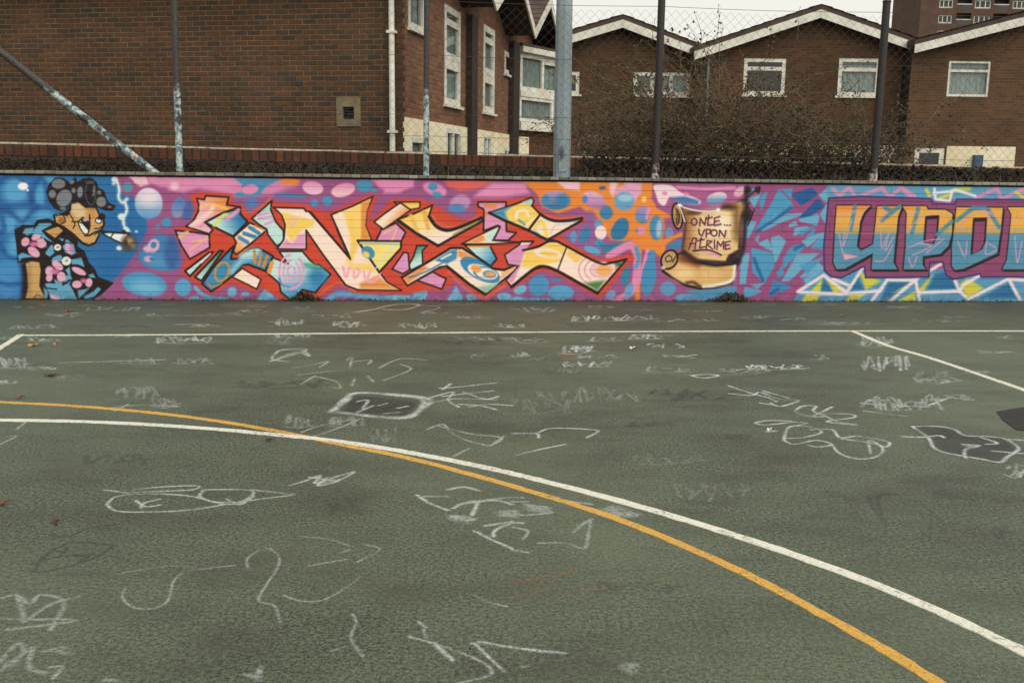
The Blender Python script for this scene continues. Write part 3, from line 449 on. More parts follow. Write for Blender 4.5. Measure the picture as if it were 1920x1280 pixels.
    for p in text: D.stroke(p, 11, TX, soft=4, smooth=len(p) > 8)
    D.stroke([(780, 712), (860, 725), (930, 752)], 18, (220, 150, 180), soft=8); D.stroke([(700, 704), (820, 696), (900, 718), (945, 742)], 13, BLK)
    # ---- UPON panel (E), with the last shards before it
    for p, cc in (([(0, 385), (140, 330), (130, 412)], SL), ([(0, 468), (110, 440), (10, 505)], SB), ([(20, 560), (150, 498), (205, 490), (60, 605)], SL), ([(100, 612), (222, 510), (212, 625)], SB), ([(0, 682), (155, 668), (0, 742)], SL), ([(0, 770), (190, 700), (60, 835)], SB), ([(30, 885), (190, 790), (202, 832), (60, 935)], SL), ([(175, 330), (225, 250), (215, 400)], SL)):
        E.poly(p, cc, soft=8, grow=6)
    for p, cc in (([(1185, 250), (1300, 195), (1240, 335)], SL), ([(1470, 165), (1570, 155), (1560, 250)], SB), ([(1540, 470), (1600, 440), (1620, 480), (1540, 500)], SL), ([(1200, 1000), (1330, 985), (1260, 1040)], SL), ([(1430, 900), (1480, 830), (1500, 900), (1450, 950)], SB), ([(1240, 600), (1280, 560), (1270, 640)], SL)):
        D.poly(p, cc, soft=9)
    E.poly([(230, 60), (3200, 60), (3200, 200), (230, 200)], (92, 152, 186), soft=9)
    for p, cc in (([(280, 110), (340, 170), (400, 110)], PNK), ([(420, 100), (470, 170)], PNK), ([(520, 170), (700, 100)], PNK), ([(700, 100), (760, 175)], PNK), ([(780, 170), (860, 100), (980, 175)], PNK), ([(880, 110), (940, 170)], PNK), ([(1500, 190), (1680, 110)], PNK), ([(1690, 110), (1720, 200)], PNK), ([(1720, 200), (1920, 110)], PNK), ([(1880, 120), (2200, 190), (2500, 110), (2900, 190)], PNK)):
        E.stroke(p, 34, cc, soft=9, smooth=False, op=.85)
    for p in ([(1080, 120), (1110, 170)], [(1200, 190), (1300, 150)], [(1320, 120), (1450, 110)], [(1850, 140), (1920, 190)]): E.stroke(p, 30, (206, 196, 84), soft=10)
    for p in ([(1150, 110), (1160, 200), (1280, 215), (1300, 130), (1330, 120), (1500, 170)], [(1140, 150), (1300, 130)]): E.stroke(p, 24, (230, 224, 226), soft=8, smooth=False)
    E.poly([(-100, 1200), (0, 960), (200, 800), (3200, 800), (3200, 1200)], (86, 146, 182), soft=9)
    for p in ([(165, 1000), (200, 880), (290, 1000)], [(430, 975), (490, 870), (550, 975)], [(690, 1060), (760, 905), (945, 905), (780, 1035)], [(1090, 970), (1160, 835), (1270, 820), (1345, 970)], [(1540, 1045), (1790, 915), (1855, 1045)], [(2000, 1040), (2150, 880), (2250, 1040)]): E.poly(p, (36, 104, 152), soft=14)
    for p in ([(90, 985), (190, 875), (170, 995)], [(220, 865), (395, 975), (290, 1005)], [(505, 820), (690, 900), (560, 975)], [(380, 1070), (440, 1010), (570, 1005), (480, 1065)], [(790, 1005), (970, 900), (870, 970)], [(995, 990), (1130, 850), (1060, 985)], [(1365, 930), (1430, 875), (1570, 960), (1440, 1045)], [(840, 1070), (985, 985), (985, 1065)], [(0, 1080), (60, 1010), (180, 1020), (120, 1080)], [(2000, 900), (2120, 880), (2040, 980)]): E.poly(p, (204, 194, 66), soft=12)
    for p in ([(-20, 990), (200, 850), (390, 995)], [(540, 780), (400, 995)], [(280, 880), (420, 940)], [(0, 995), (350, 1012), (680, 985), (745, 890), (985, 892)], [(610, 1070), (700, 960)], [(770, 1070), (1000, 880), (1210, 750)], [(985, 880), (1025, 1070)], [(1020, 1000), (1365, 985), (1325, 895)], [(1365, 985), (1400, 930), (1545, 850)], [(1365, 985), (1440, 1055), (1785, 880), (1885, 1065)], [(1785, 880), (2000, 900), (2300, 1050), (2700, 890)]): E.stroke(p, 30, (232, 214, 218), soft=9, smooth=False)
    E.poly([(245, 190), (520, 175), (1122, 195), (1132, 240), (1328, 240), (1340, 200), (3300, 210), (3300, 865), (1550, 865), (1540, 838), (1310, 885), (1250, 850), (1222, 738), (1110, 738), (1102, 865), (560, 870), (550, 772), (350, 872), (270, 862), (208, 810), (202, 600), (225, 380)], MAR, soft=5, line=(48, 50, 104), lw=15)
    def letter(p, hole=None):
        E.poly(p, BLK, soft=5, grow=11); E.poly([(x + 14, y + 16) for x, y in p], BLK, soft=5, grow=4)
        E.poly(p, (88, 146, 176), soft=5, col2=(80, 136, 166), g=((0, 500), (0, 800)))
        up = [(x, -y) for x, y in clip_below([(x, -y) for x, y in p], -492)]
        E.poly(up, (226, 118, 44), soft=5, grow=1, col2=(228, 168, 70), g=((0, 262), (0, 350)))
        E.poly(clip_below(up, 440), (88, 146, 176), soft=5, op=.28)
        if hole: E.poly(hole, BLK, soft=5, grow=10); E.poly([(x, y + 14) for x, y in hole], MAR, soft=5, grow=-8)
    U = [(315, 255), (600, 255), (545, 310), (512, 390), (486, 600), (520, 640), (622, 585), (648, 400), (660, 260), (872, 260), (838, 340), (812, 600), (800, 740), (832, 800), (610, 800), (622, 662), (380, 795), (310, 800), (284, 740), (296, 500)]
    P = [(880, 260), (1080, 260), (1092, 290), (1240, 290), (1302, 325), (1298, 500), (1270, 600), (1200, 668), (1050, 690), (1050, 760), (1078, 800), (885, 800), (902, 600), (915, 320)]
    Ph = [(1080, 350), (1182, 346), (1170, 500), (1140, 572), (1064, 560)]
    O = [(1340, 270), (1736, 275), (1712, 500), (1690, 662), (1400, 795), (1322, 806), (1298, 770), (1300, 600), (1320, 450)]; Oh = [(1490, 370), (1592, 366), (1580, 560), (1552, 622), (1468, 664)]
    N = [(1780, 270), (1990, 270), (2100, 560), (2120, 270), (2280, 270), (2250, 800), (2080, 800), (1950, 520), (1930, 800), (1730, 800), (1770, 720), (1794, 500), (1812, 330)]
    for p, h in ((U, None), (P, Ph), (O, Oh), (N, None)): letter(p, h)
    for p in ([(470, 262), (430, 460)], [(700, 380), (850, 262)], [(720, 270), (780, 300)], [(1010, 280), (950, 520)], [(1175, 500), (1300, 390)], [(1345, 380), (1480, 275)], [(1610, 290), (1705, 440)], [(1480, 275), (1580, 272)]): E.stroke(p, 38, (70, 136, 168), soft=8, op=.9)
    for p in ([(320, 400), (350, 340), (480, 300)], [(330, 480), (360, 640), (390, 700), (480, 690)], [(380, 480), (370, 600), (440, 380)], [(560, 270), (470, 440)], [(660, 420), (720, 330), (700, 270)], [(690, 470), (700, 620), (740, 520)], [(760, 480), (730, 640), (800, 520)], [(640, 730), (720, 720), (790, 600)], [(930, 470), (1030, 360), (1180, 320), (1280, 330)], [(920, 620), (1060, 560), (1200, 540)], [(960, 680), (1120, 600), (1000, 580)], [(930, 700), (960, 780), (1000, 690)], [(1080, 660), (1230, 540)], [(920, 330), (1000, 310)], [(1350, 560), (1410, 690), (1430, 560)], [(1400, 470), (1380, 420), (1480, 330), (1640, 310)], [(1600, 560), (1590, 670), (1680, 630), (1620, 580)], [(1600, 340), (1660, 470)], [(1560, 290), (1700, 360)], [(1840, 520), (1860, 740), (1900, 560)], [(1820, 400), (1900, 330)]):
        E.stroke(p, 11, (216, 150, 176), soft=5, op=.9)
    E.poly([(370, 665), (500, 685), (380, 720)], (224, 160, 184), soft=6)

def clip_below(p, y0):
    out = []
    for i in range(len(p)):
        a, b = p[i], p[(i + 1) % len(p)]
        if a[1] >= y0: out.append(a)
        if (a[1] >= y0) != (b[1] >= y0):
            t = (y0 - a[1]) / (b[1] - a[1]); out.append((a[0] + t * (b[0] - a[0]), y0))
    return out

def draw_ground_marks(chalk, blot):
    rs = random.Random(11)
    def Z(ox, oy, s=.5): return lambda p: [(ox + x * s, oy + y * s) for x, y in p]
    a, b, c, d = Z(0, 560), Z(960, 560), Z(0, 880), Z(960, 880)
    def scrib(x, y, w, h, n=9, op=.5, wd=.022, ch=0, loops=True):
        """a tag: a run of letter-like strokes"""
        k = max(3, int(n))
        for j in range(k):
            x0 = x - w / 2 + w * j / k; ww = w / k
            p = [(x0 + rs.uniform(-.2, 1.3) * ww, y + rs.uniform(-.5, .5) * h) for _ in range(rs.randint(3, 5))]
            chalk(p, wd * rs.uniform(.7, 1.3), op * rs.uniform(.5, 1.1), ch)
        if rs.random() < .6: chalk([(x - w * .55, y + rs.uniform(.2, .6) * h), (x, y + h * .5), (x + w * .6, y + rs.uniform(-.1, .5) * h)], wd, op * .7, ch)
    # dark chalked square
    blot(a([(1330, 360), (1570, 385), (1530, 440), (1280, 425)]), .85, 1, .03)
    for p in ([(1250, 420), (1330, 355), (1480, 362), (1590, 380), (1520, 442), (1280, 426)], [(1240, 424), (1300, 380), (1345, 352), (1600, 372), (1570, 420), (1500, 448)]): chalk(a(p + [p[0]]), .05, .6, soft=.03)
    for p in ([(1340, 385), (1380, 380), (1360, 410)], [(1420, 400), (1450, 392)], [(1490, 410), (1530, 402)], [(1340, 425), (1400, 400)], [(1440, 430), (1500, 425)]): chalk(a(p), .03, .5)
    for p in ([(1580, 380), (1650, 360), (1700, 350), (1680, 380), (1720, 405)], [(1650, 335), (1720, 330), (1860, 315)], [(1660, 365), (1800, 350), (1850, 345)], [(1690, 318), (1660, 340)], [(1600, 395), (1700, 375), (1860, 378)], [(1720, 395), (1800, 400), (1860, 415)], [(1740, 350), (1820, 375), (1870, 365)], [(1760, 405), (1830, 395), (1920, 400)]): chalk(a(p), .028, .55)
    for p in ([(1180, 290), (1260, 310), (1275, 335), (1240, 330)], [(1100, 260), (1180, 245), (1230, 235), (1200, 255)], [(1300, 230), (1320, 220), (1310, 260)], [(1330, 235), (1390, 230), (1380, 245)], [(1120, 285), (1250, 270), (1290, 270)], [(1380, 290), (1400, 310)], [(1440, 305), (1540, 265), (1500, 245)], [(1180, 290), (1130, 318)], [(1330, 300), (1320, 325)], [(1420, 260), (1500, 225), (1600, 230)]): chalk(a(p), .024, .34)
    for p in ([(1010, 235), (1080, 215), (1150, 190), (1060, 190), (1020, 225), (1080, 235)], [(1030, 230), (1110, 200), (1160, 215)], [(1040, 195), (1120, 190), (1160, 210)]): chalk(a(p), .03, .42)
    chalk(a([(190, 240), (400, 235), (620, 228)]), .026, .42); scrib(360, 677, 70, 12, 7, .3)
    for p in ([(1130, 500), (1220, 470), (1350, 450)], [(1180, 515), (1280, 480), (1340, 455)], [(1600, 490), (1660, 470), (1690, 500), (1750, 530), (1830, 550)], [(1640, 475), (1760, 505), (1880, 520), (1840, 550)], [(1840, 550), (1890, 515)], [(430, 405), (540, 398), (665, 403)], [(430, 420), (480, 395)], [(615, 375), (640, 388)], [(1700, 590), (1760, 560)], [(0, 545), (60, 515), (30, 515)], [(100, 460), (60, 490)]): chalk(a(p), .024, .4)
    chalk(a([(1330, 50), (1400, 40), (1480, 22), (1570, 22), (1520, 40), (1440, 40)]), .05, .6, soft=.03); chalk(a([(1560, 22), (1650, 32), (1580, 50)]), .026, .4)
    # far tags by the wall
    for x, y, w, h, n, o in ((210, 579, 110, 8, 8, .45), (120, 590, 60, 8, 5, .3), (60, 612, 80, 8, 6, .35), (470, 583, 60, 6, 5, .3), (535, 603, 60, 14, 7, .5), (655, 608, 60, 12, 6, .55), (780, 611, 70, 12, 7, .5), (385, 610, 50, 5, 4, .35), (345, 636, 100, 16, 9, .5), (80, 636, 60, 8, 5, .35), (240, 630, 50, 5, 4, .3), (545, 630, 70, 8, 6, .35), (620, 592, 70, 8, 5, .3), (880, 594, 60, 5, 5, .4), (955, 610, 50, 8, 5, .55), (1010, 580, 60, 10, 6, .4),
                             (1145, 596, 150, 12, 16, .6), (1130, 575, 50, 6, 4, .4), (1290, 600, 120, 6, 6, .3), (1080, 655, 60, 16, 7, .5), (1210, 631, 60, 10, 7, .5), (1130, 636, 60, 8, 5, .4), (1100, 682, 90, 12, 8, .45), (1230, 648, 30, 10, 3, .45), (1275, 648, 20, 8, 3, .4), (1275, 668, 60, 6, 3, .45), (1450, 688, 110, 10, 11, .65), (1370, 693, 40, 5, 3, .4), (1660, 680, 90, 30, 14, .45), (1640, 640, 60, 22, 8, .35), (1755, 713, 80, 12, 7, .4), (1690, 757, 150, 26, 13, .4), (1780, 745, 90, 12, 7, .35), (1600, 606, 120, 5, 6, .25), (1760, 602, 90, 6, 5, .22), (1700, 575, 60, 5, 4, .3),
                             (100, 590, 30, 5, 3, .3), (300, 590, 60, 6, 5, .3), (40, 575, 40, 5, 3, .35), (820, 585, 60, 6, 4, .25), (20, 680, 60, 20, 6, .4), (70, 690, 60, 6, 4, .4), (12, 716, 30, 6, 3, .5), (560, 790, 50, 24, 7, .3), (250, 735, 90, 24, 7, .22), (310, 755, 50, 20, 5, .25), (650, 790, 60, 20, 6, .28), (720, 815, 40, 30, 5, .2), (1100, 740, 180, 30, 10, .16), (1010, 760, 120, 30, 7, .12), (1330, 920, 160, 30, 7, .14), (1250, 860, 120, 20, 5, .14), (1460, 592, 60, 5, 4, .15)):
        scrib(x, y, w, h, n, o)
    for i in range(46):                                             # the rubbed-out rest, thickest towards the wall
        y = 570 + 150 * rs.random() ** 1.8; scrib(rs.uniform(0, 1900), y, rs.uniform(25, 80), rs.uniform(3, 9) * (.6 + (y - 570) / 120), rs.randint(3, 6), rs.uniform(.12, .34))
    # right hand tags
    for p in ([(810, 325), (900, 355), (960, 370), (990, 385)], [(815, 355), (900, 362), (930, 350), (1000, 375), (1075, 380), (1040, 395), (1000, 403), (970, 390)], [(930, 390), (1000, 402)], [(940, 345), (1040, 372)],
              [(1060, 420), (1090, 402), (1140, 402), (1130, 420), (1170, 440), (1110, 440), (1065, 425)], [(1130, 440), (1200, 405)], [(1170, 430), (1270, 432), (1280, 445), (1180, 460), (1290, 472), (1220, 460), (1160, 430)],
              [(910, 465), (960, 456), (1050, 460), (960, 472), (915, 468)], [(1050, 462), (1105, 465), (1070, 475)], [(1020, 530), (1040, 480), (1120, 480), (1160, 500), (1090, 520), (1035, 522)], [(1020, 530), (1060, 545), (1140, 530), (1200, 545), (1150, 555), (1110, 548)], [(1120, 490), (1200, 490), (1230, 520), (1300, 515), (1410, 535), (1400, 555), (1350, 540), (1240, 525)], [(1200, 545), (1230, 580), (1300, 600), (1370, 590), (1390, 560), (1340, 530), (1345, 580)],
              [(670, 287), (720, 297), (775, 287), (720, 283), (675, 288)], [(1, 505), (90, 505), (100, 520)], [(90, 505), (150, 485), (300, 490), (322, 498), (280, 520)], [(20, 585), (100, 565), (200, 545)], [(570, 210), (680, 222)], [(1310, 390), (1400, 400), (1340, 380), (1410, 380)], [(1440, 400), (1560, 405)], [(1320, 420), (1480, 440)], [(1560, 400), (1640, 370)], [(1640, 370), (1730, 378)]):
        chalk(b(p), .027, .62)
    chalk(b([(960, 497), (985, 495)]), .06, .7)
    # black splash with a chalk outline
    sp = [(1500, 478), (1600, 478), (1660, 490), (1700, 512), (1790, 516), (1850, 525), (1900, 560), (1860, 590), (1830, 612), (1760, 600), (1700, 590), (1620, 575), (1580, 555), (1560, 520)]
    blot(b(sp), .9, 1, .05, True); chalk(b(sp + sp[:1]), .035, .6)
    for p in ([(1460, 516), (1540, 518), (1600, 512), (1620, 520)], [(1690, 545), (1750, 550), (1700, 565), (1700, 595)], [(1760, 520), (1820, 540), (1780, 545)], [(1800, 570), (1920, 580)], [(1850, 525), (1920, 530)]): chalk(b(p), .035, .6)
    blot(b([(1690, 545), (1755, 548), (1715, 562)]), .5, 0, .02); scrib(1905, 880, 40, 30, 4, .5)
    # near ground
    for p in ([(400, 130), (440, 100), (560, 90), (720, 100), (850, 130), (960, 112), (1100, 95)], [(400, 130), (440, 155), (560, 158), (700, 152), (850, 130)], [(500, 75), (600, 65), (740, 60), (720, 75), (620, 80), (500, 85)], [(510, 115), (545, 138), (600, 132)], [(600, 110), (540, 125), (530, 145)], [(760, 80), (750, 100), (800, 120), (900, 120), (950, 90), (920, 75), (760, 75)], [(940, 75), (1100, 92)], [(850, 110), (900, 130), (950, 100)], [(390, 75), (480, 88)],
              [(1085, 60), (1150, 40), (1200, 22), (1180, 50), (1220, 40)], [(1160, 28), (1230, 38), (1260, 45), (1190, 60), (1230, 30)], [(1230, 35), (1330, 8), (1260, 45)]): chalk(c(p), .03, .62)
    blot(c([(1195, 35), (1250, 35), (1200, 55)]), .55, 0, .03)
    for p, o in (([(470, 440), (460, 480), (500, 515), (570, 520), (630, 490), (650, 420), (700, 380), (760, 372), (880, 358)], .42), ([(930, 370), (930, 330), (1000, 295), (1045, 325), (1040, 370), (1000, 430), (970, 490), (1030, 510), (1050, 570)], .42), ([(1060, 470), (1130, 492), (1210, 488), (1300, 440), (1350, 400)], .42), ([(1130, 250), (1230, 260), (1310, 285)], .3), ([(1370, 280), (1425, 300), (1340, 345)], .42), ([(1160, 360), (1300, 335)], .42), ([(1320, 540), (1335, 570), (1315, 630), (1340, 670), (1360, 700)], .4), ([(1240, 680), (1300, 660)], .3), ([(1280, 310), (1310, 300)], .5), ([(440, 390), (640, 360), (720, 370)], .2), ([(1780, 470), (1830, 495), (1900, 512)], .5)):
        chalk(c(p), .022, o)
    for p in ([(1535, 625), (1640, 655), (1740, 690), (1830, 735), (1835, 770), (1720, 800)], [(1770, 650), (1800, 645), (1860, 655), (1920, 665), (2120, 687)], [(1780, 650), (1830, 700), (1890, 755)], [(1570, 570), (1600, 592)], [(1590, 600), (1600, 625)]): chalk(c(p), .03, .62)
    chalk(c([(1630, 650), (1660, 680), (1695, 712)]), .05, .85); chalk(c([(1570, 572), (1605, 592)]), .025, .8)
    for p in ([(0, 555), (60, 560), (280, 565), (60, 595), (30, 598)], [(70, 480), (85, 540), (90, 570)], [(90, 570), (180, 510), (230, 490)], [(10, 480), (60, 470), (110, 500), (150, 470), (220, 480), (240, 510), (190, 600)], [(230, 490), (300, 475)], [(0, 720), (60, 655), (90, 670), (50, 730)], [(0, 750), (40, 720)], [(120, 665), (110, 740), (170, 760)], [(170, 680), (260, 660), (220, 680), (270, 690)], [(190, 740), (230, 740), (200, 780)], [(920, 765), (960, 775), (975, 740), (970, 790)], [(395, 785), (430, 790)], [(100, 680), (20, 740)]): chalk(c(p), .034, .42, soft=.024)
    # big bubble tag left of the yellow arc
    for p in ([(1565, 95), (1610, 125), (1680, 152)], [(1690, 175), (1750, 190), (1780, 185)], [(1700, 145), (1740, 125), (1790, 120), (1770, 170)], [(1720, 130), (1850, 115), (1920, 130)], [(1780, 120), (1900, 105), (1960, 105)], [(1780, 230), (1850, 265), (1920, 295)], [(1850, 250), (1860, 225), (1920, 200), (1960, 200)], [(1820, 210), (1920, 195)], [(1590, 100), (1680, 100)], [(1680, 75), (1740, 65), (1800, 80)]): chalk(c(p), .04, .66, soft=.02)
    blot(c([(1690, 172), (1760, 180), (1750, 198), (1700, 185)]), .7, 0, .03); blot(c([(1870, 160), (1930, 155), (1930, 175), (1880, 170)]), .6, 0, .03)
    for p in ([(0, 120), (60, 120)], [(50, 130), (130, 140)], [(0, 165), (40, 170)], [(90, 145), (150, 160), (60, 170)], [(0, 215), (60, 230), (40, 260)], [(230, 235), (290, 190), (285, 250), (270, 295), (200, 275), (100, 275)], [(250, 210), (300, 185)], [(340, 150), (380, 140), (470, 170), (400, 165)], [(160, 110), (300, 130)], [(0, 300), (60, 310)]): chalk(d(p), .032, .5, soft=.02)
    blot(d([(345, 150), (390, 142), (460, 168), (390, 175)]), .55, 0, .05); blot(d([(60, 135), (135, 145), (120, 158), (70, 150)]), .5, 0, .03); blot(d([(420, 735), (455, 730), (445, 755)]), .5, 0, .03)
    chalk(d([(0, 665), (100, 680), (200, 688)]), .024, .6); chalk(d([(700, 60), (760, 70), (740, 120)]), .03, .15); chalk(d([(40, 738), (55, 738)]), .03, .5)
    # black marker scrawls and red chalk
    for p in ([(130, 380), (160, 330), (260, 275), (400, 280), (420, 290), (330, 340), (180, 380), (130, 382)], [(110, 355), (200, 330), (350, 315)], [(290, 325), (330, 325), (300, 345)], [(190, 245), (260, 250), (330, 220), (440, 205)], [(200, 300), (240, 310), (250, 290)]): chalk(c(p), .04, .8, 1)
    blot(c([(190, 245), (250, 240), (260, 255), (200, 258)]), .5, 1, .03); blot(c([(300, 230), (380, 212), (440, 215), (490, 225), (380, 240)]), .45, 1, .04)
    for x, y, w, h in ((1700, 950, 300, 60), (1780, 990, 240, 50), (1190, 1100, 150, 20), (1320, 740, 200, 20), (1220, 795, 80, 8), (1380, 818, 50, 8), (650, 950, 60, 30), (220, 860, 120, 20), (880, 640, 120, 12), (520, 720, 160, 16)): scrib(x, y, w, h, 9, .5, .06, 1)
    for i in range(60):                                             # scuffs
        x = rs.uniform(0, 1920); y = rs.uniform(600, 1260); L = rs.uniform(15, 90); chalk([(x, y), (x + L * .5, y + rs.uniform(-6, 6)), (x + L, y + rs.uniform(-10, 10))], rs.uniform(.03, .09), rs.uniform(.12, .35), 1, .05)
    for x, y, rx, ry, o in ((1340, 820, 45, 9, .4), (1275, 795, 70, 12, .25), (430, 930, 90, 20, .2), (650, 945, 60, 14, .25), (1760, 960, 150, 40, .2), (1700, 1010, 120, 25, .2), (1450, 660, 90, 12, .25), (1300, 640, 120, 10, .2), (760, 640, 150, 14, .2), (170, 700, 90, 10, .15)):
        blot([(x + rx * math.cos(t) * rs.uniform(.7, 1.1), y + ry * math.sin(t) * rs.uniform(.7, 1.1)) for t in np.linspace(0, 6.28, 13)[:-1]], o, 1, .12, True)
    for p, o in (([(150, 195), (200, 205), (250, 215)], .5), ([(190, 228), (250, 216)], .5), ([(1040, 182), (1180, 186)], .3), ([(980, 628), (1070, 632)], .4), ([(885, 578), (900, 576)], .5), ([(1250, 30), (1290, 30)], .3)): chalk(b(p), .04, o, 2, .03)
    for p, o in (([(0, 425), (100, 405), (190, 390), (230, 375)], .4), ([(160, 480), (260, 460), (360, 435)], .35), ([(0, 480), (60, 465), (160, 430)], .3)): chalk(d(p), .05, o, 2, .05)

# ---------------------------------------------------------------- planes of the place
WA, WB = ground(0, 562), ground(1920, 566)
WALL = Frame(WA, WB - WA)                         # face of the mural wall
U_L, U_R = WALL.u(0, 500) - 3.0, WALL.u(1920, 500) + 3.2
W_TOP = .5 * (WALL.v(60, 329) + WALL.v(1860, 351))
COURSE = W_TOP / 15
print('wall top', W_TOP, 'length', WALL.u(1920, 500), 'left', WA, 'right', WB)
FENCE = Frame(WALL.p(0, 0, -.36), WALL.d)         # fence line, just behind the coping
LOW = Frame(WALL.p(0, 0, -1.35), WALL.d)          # low brick wall on the bank

# ---------------------------------------------------------------- painted images made in code
def to_image(name, arr, data=False):
    h, w = arr.shape[:2]; img = bpy.data.images.new(name, w, h, alpha=False, is_data=data)
    px = np.ones((h, w, 4), np.float32); px[..., :3] = np.clip(arr, 0, 1)[::-1]
    img.pixels.foreach_set(px.ravel()); img.update(); img.pack(); return img
TD = 240.                                          # texels per metre of wall
def wall_map(p):
    d = rays_np(p); o = np.array(WALL.o - CAM); n = np.array(WALL.n); t = (o @ n) / (d @ n)
    q = d * t[:, None] - o
    return np.stack([(q @ np.array(WALL.d) - U_L) * TD, (1.6 - q[:, 2]) * TD], 1)
mural = Canvas(int((U_R - U_L) * TD), int(1.6 * TD), wall_map, TD * 1.6 / 250, (152, 82, 130))
for i in range(26):                                # the bubbles go on past both ends of the piece
    x = rng.uniform(-420, -10) if i % 2 else rng.uniform(1930, 2400)
    mural.ell(x, rng.uniform(350, 550), rng.uniform(12, 34), rng.uniform(12, 30), ((84, 150, 192), (222, 150, 186))[int(rng.integers(2))], rng.uniform(0, 90), soft=3)
paint_mural(mural)
MURAL_IMG = to_image('mural_paint', mural.a)

t = NT('mural_paint'); P = t.pos(); tmp = t.n('VectorMath', operation='SUBTRACT'); t.l(P, tmp.inputs[0]); tmp.inputs[1].default_value = WALL.o
dot = t.n('VectorMath', operation='DOT_PRODUCT'); t.l(tmp.outputs[0], dot.inputs[0]); dot.inputs[1].default_value = WALL.d
uu = t.math('DIVIDE', t.math('SUBTRACT', dot.outputs['Value'], U_L), U_R - U_L); sep = t.n('SeparateXYZ'); t.l(P, sep.inputs[0]); vv = t.math('DIVIDE', sep.outputs[2], 1.6)
com = t.n('CombineXYZ'); t.l(uu, com.inputs[0]); t.l(vv, com.inputs[1])
im = t.n('TexImage', image=MURAL_IMG, extension='EXTEND', interpolation='Cubic'); t.l(com.outputs[0], im.inputs[0])
nz = t.noise(P, 2.2, 5); nf = t.noise(P, 95, 2); ns = t.noise(P, 14, 4, stretch=(1, 1, 1))
c = t.mix(.22, im.outputs[0], t.ramp(nz, (.3, .35), (.7, .62)), 'OVERLAY'); c = t.mix(.2, c, t.ramp(nf, (.3, .3), (.7, .7)), 'OVERLAY')
low = t.math('MULTIPLY', t.math('SUBTRACT', 1., t.math('MULTIPLY', sep.outputs[2], 9.), clamp=True), t.ramp(ns, (.35, 0.), (.65, 1.)))
c = t.mix(t.math('MULTIPLY', low, .75), c, (.05, .04, .03))          # splashed dirt along the foot of the wall
chip = t.ramp(t.noise(P, 30, 5, .65), (.68, 0.), (.72, 1.)); c = t.mix(t.math('MULTIPLY', chip, .3), c, (.4, .3, .28))
t.bump(nf, .25, .003); MAT_MURAL = t.done(c, .6, .35)

# ground marks: chalk and spray tags, drawn in court coordinates
GX0, GX1, GY0, GY1, GD = -7.4, 8.0, 2.3, 12.6, 280.
def ground_map(p):
    d = rays_np(p); t = -EYE / d[:, 2]; return np.stack([(d[:, 0] * t - GX0) * GD, (GY1 - d[:, 1] * t) * GD], 1)
marks = Canvas(int((GX1 - GX0) * GD), int((GY1 - GY0) * GD), ground_map, GD, (0, 0, 0))
def chalk(pts, w=.028, op=.6, ch=0, soft=.014, smooth=True):
    pts = np.array(pts, float); fy = float(pts[:, 1].mean()); far = min(max((1000 - fy) / 380, 0), 1)
    w = w * (.36 + .42 * far); soft = soft * (.36 + .4 * far); op = min(1., op * (.92 + .85 * far))
    if smooth and len(pts) > 2: pts = catmull(pts, False)
    Q = ground_map(pts); b = marks._box(Q, (w + soft) * GD + 2)
    if b is None: return
    D = None
    for i in range(len(Q) - 1):
        e = marks._segd(b[4], b[5], Q[i], Q[i + 1]); D = e if D is None else np.minimum(D, e)
    al = op * np.clip(.5 - (np.sqrt(D) / GD - w / 2) / (2 * soft), 0, 1)
    v = marks.a[b[2]:b[3], b[0]:b[1], ch]; v[:] = np.maximum(v, al)
def blot(pts, op=.6, ch=1, soft=.03, smooth=False):
    pts = np.array(pts, float); pts = catmull(pts, True) if smooth else pts
    Q = ground_map(pts); b = marks._box(Q, soft * GD + 2)
    if b is None: return
    al = op * np.clip(.5 - marks._sd(Q, b[4], b[5]) / GD / (2 * soft), 0, 1); v = marks.a[b[2]:b[3], b[0]:b[1], ch]; v[:] = np.maximum(v, al)
draw_ground_marks(chalk, blot)
MARKS_IMG = to_image('court_marks', marks.a, True)

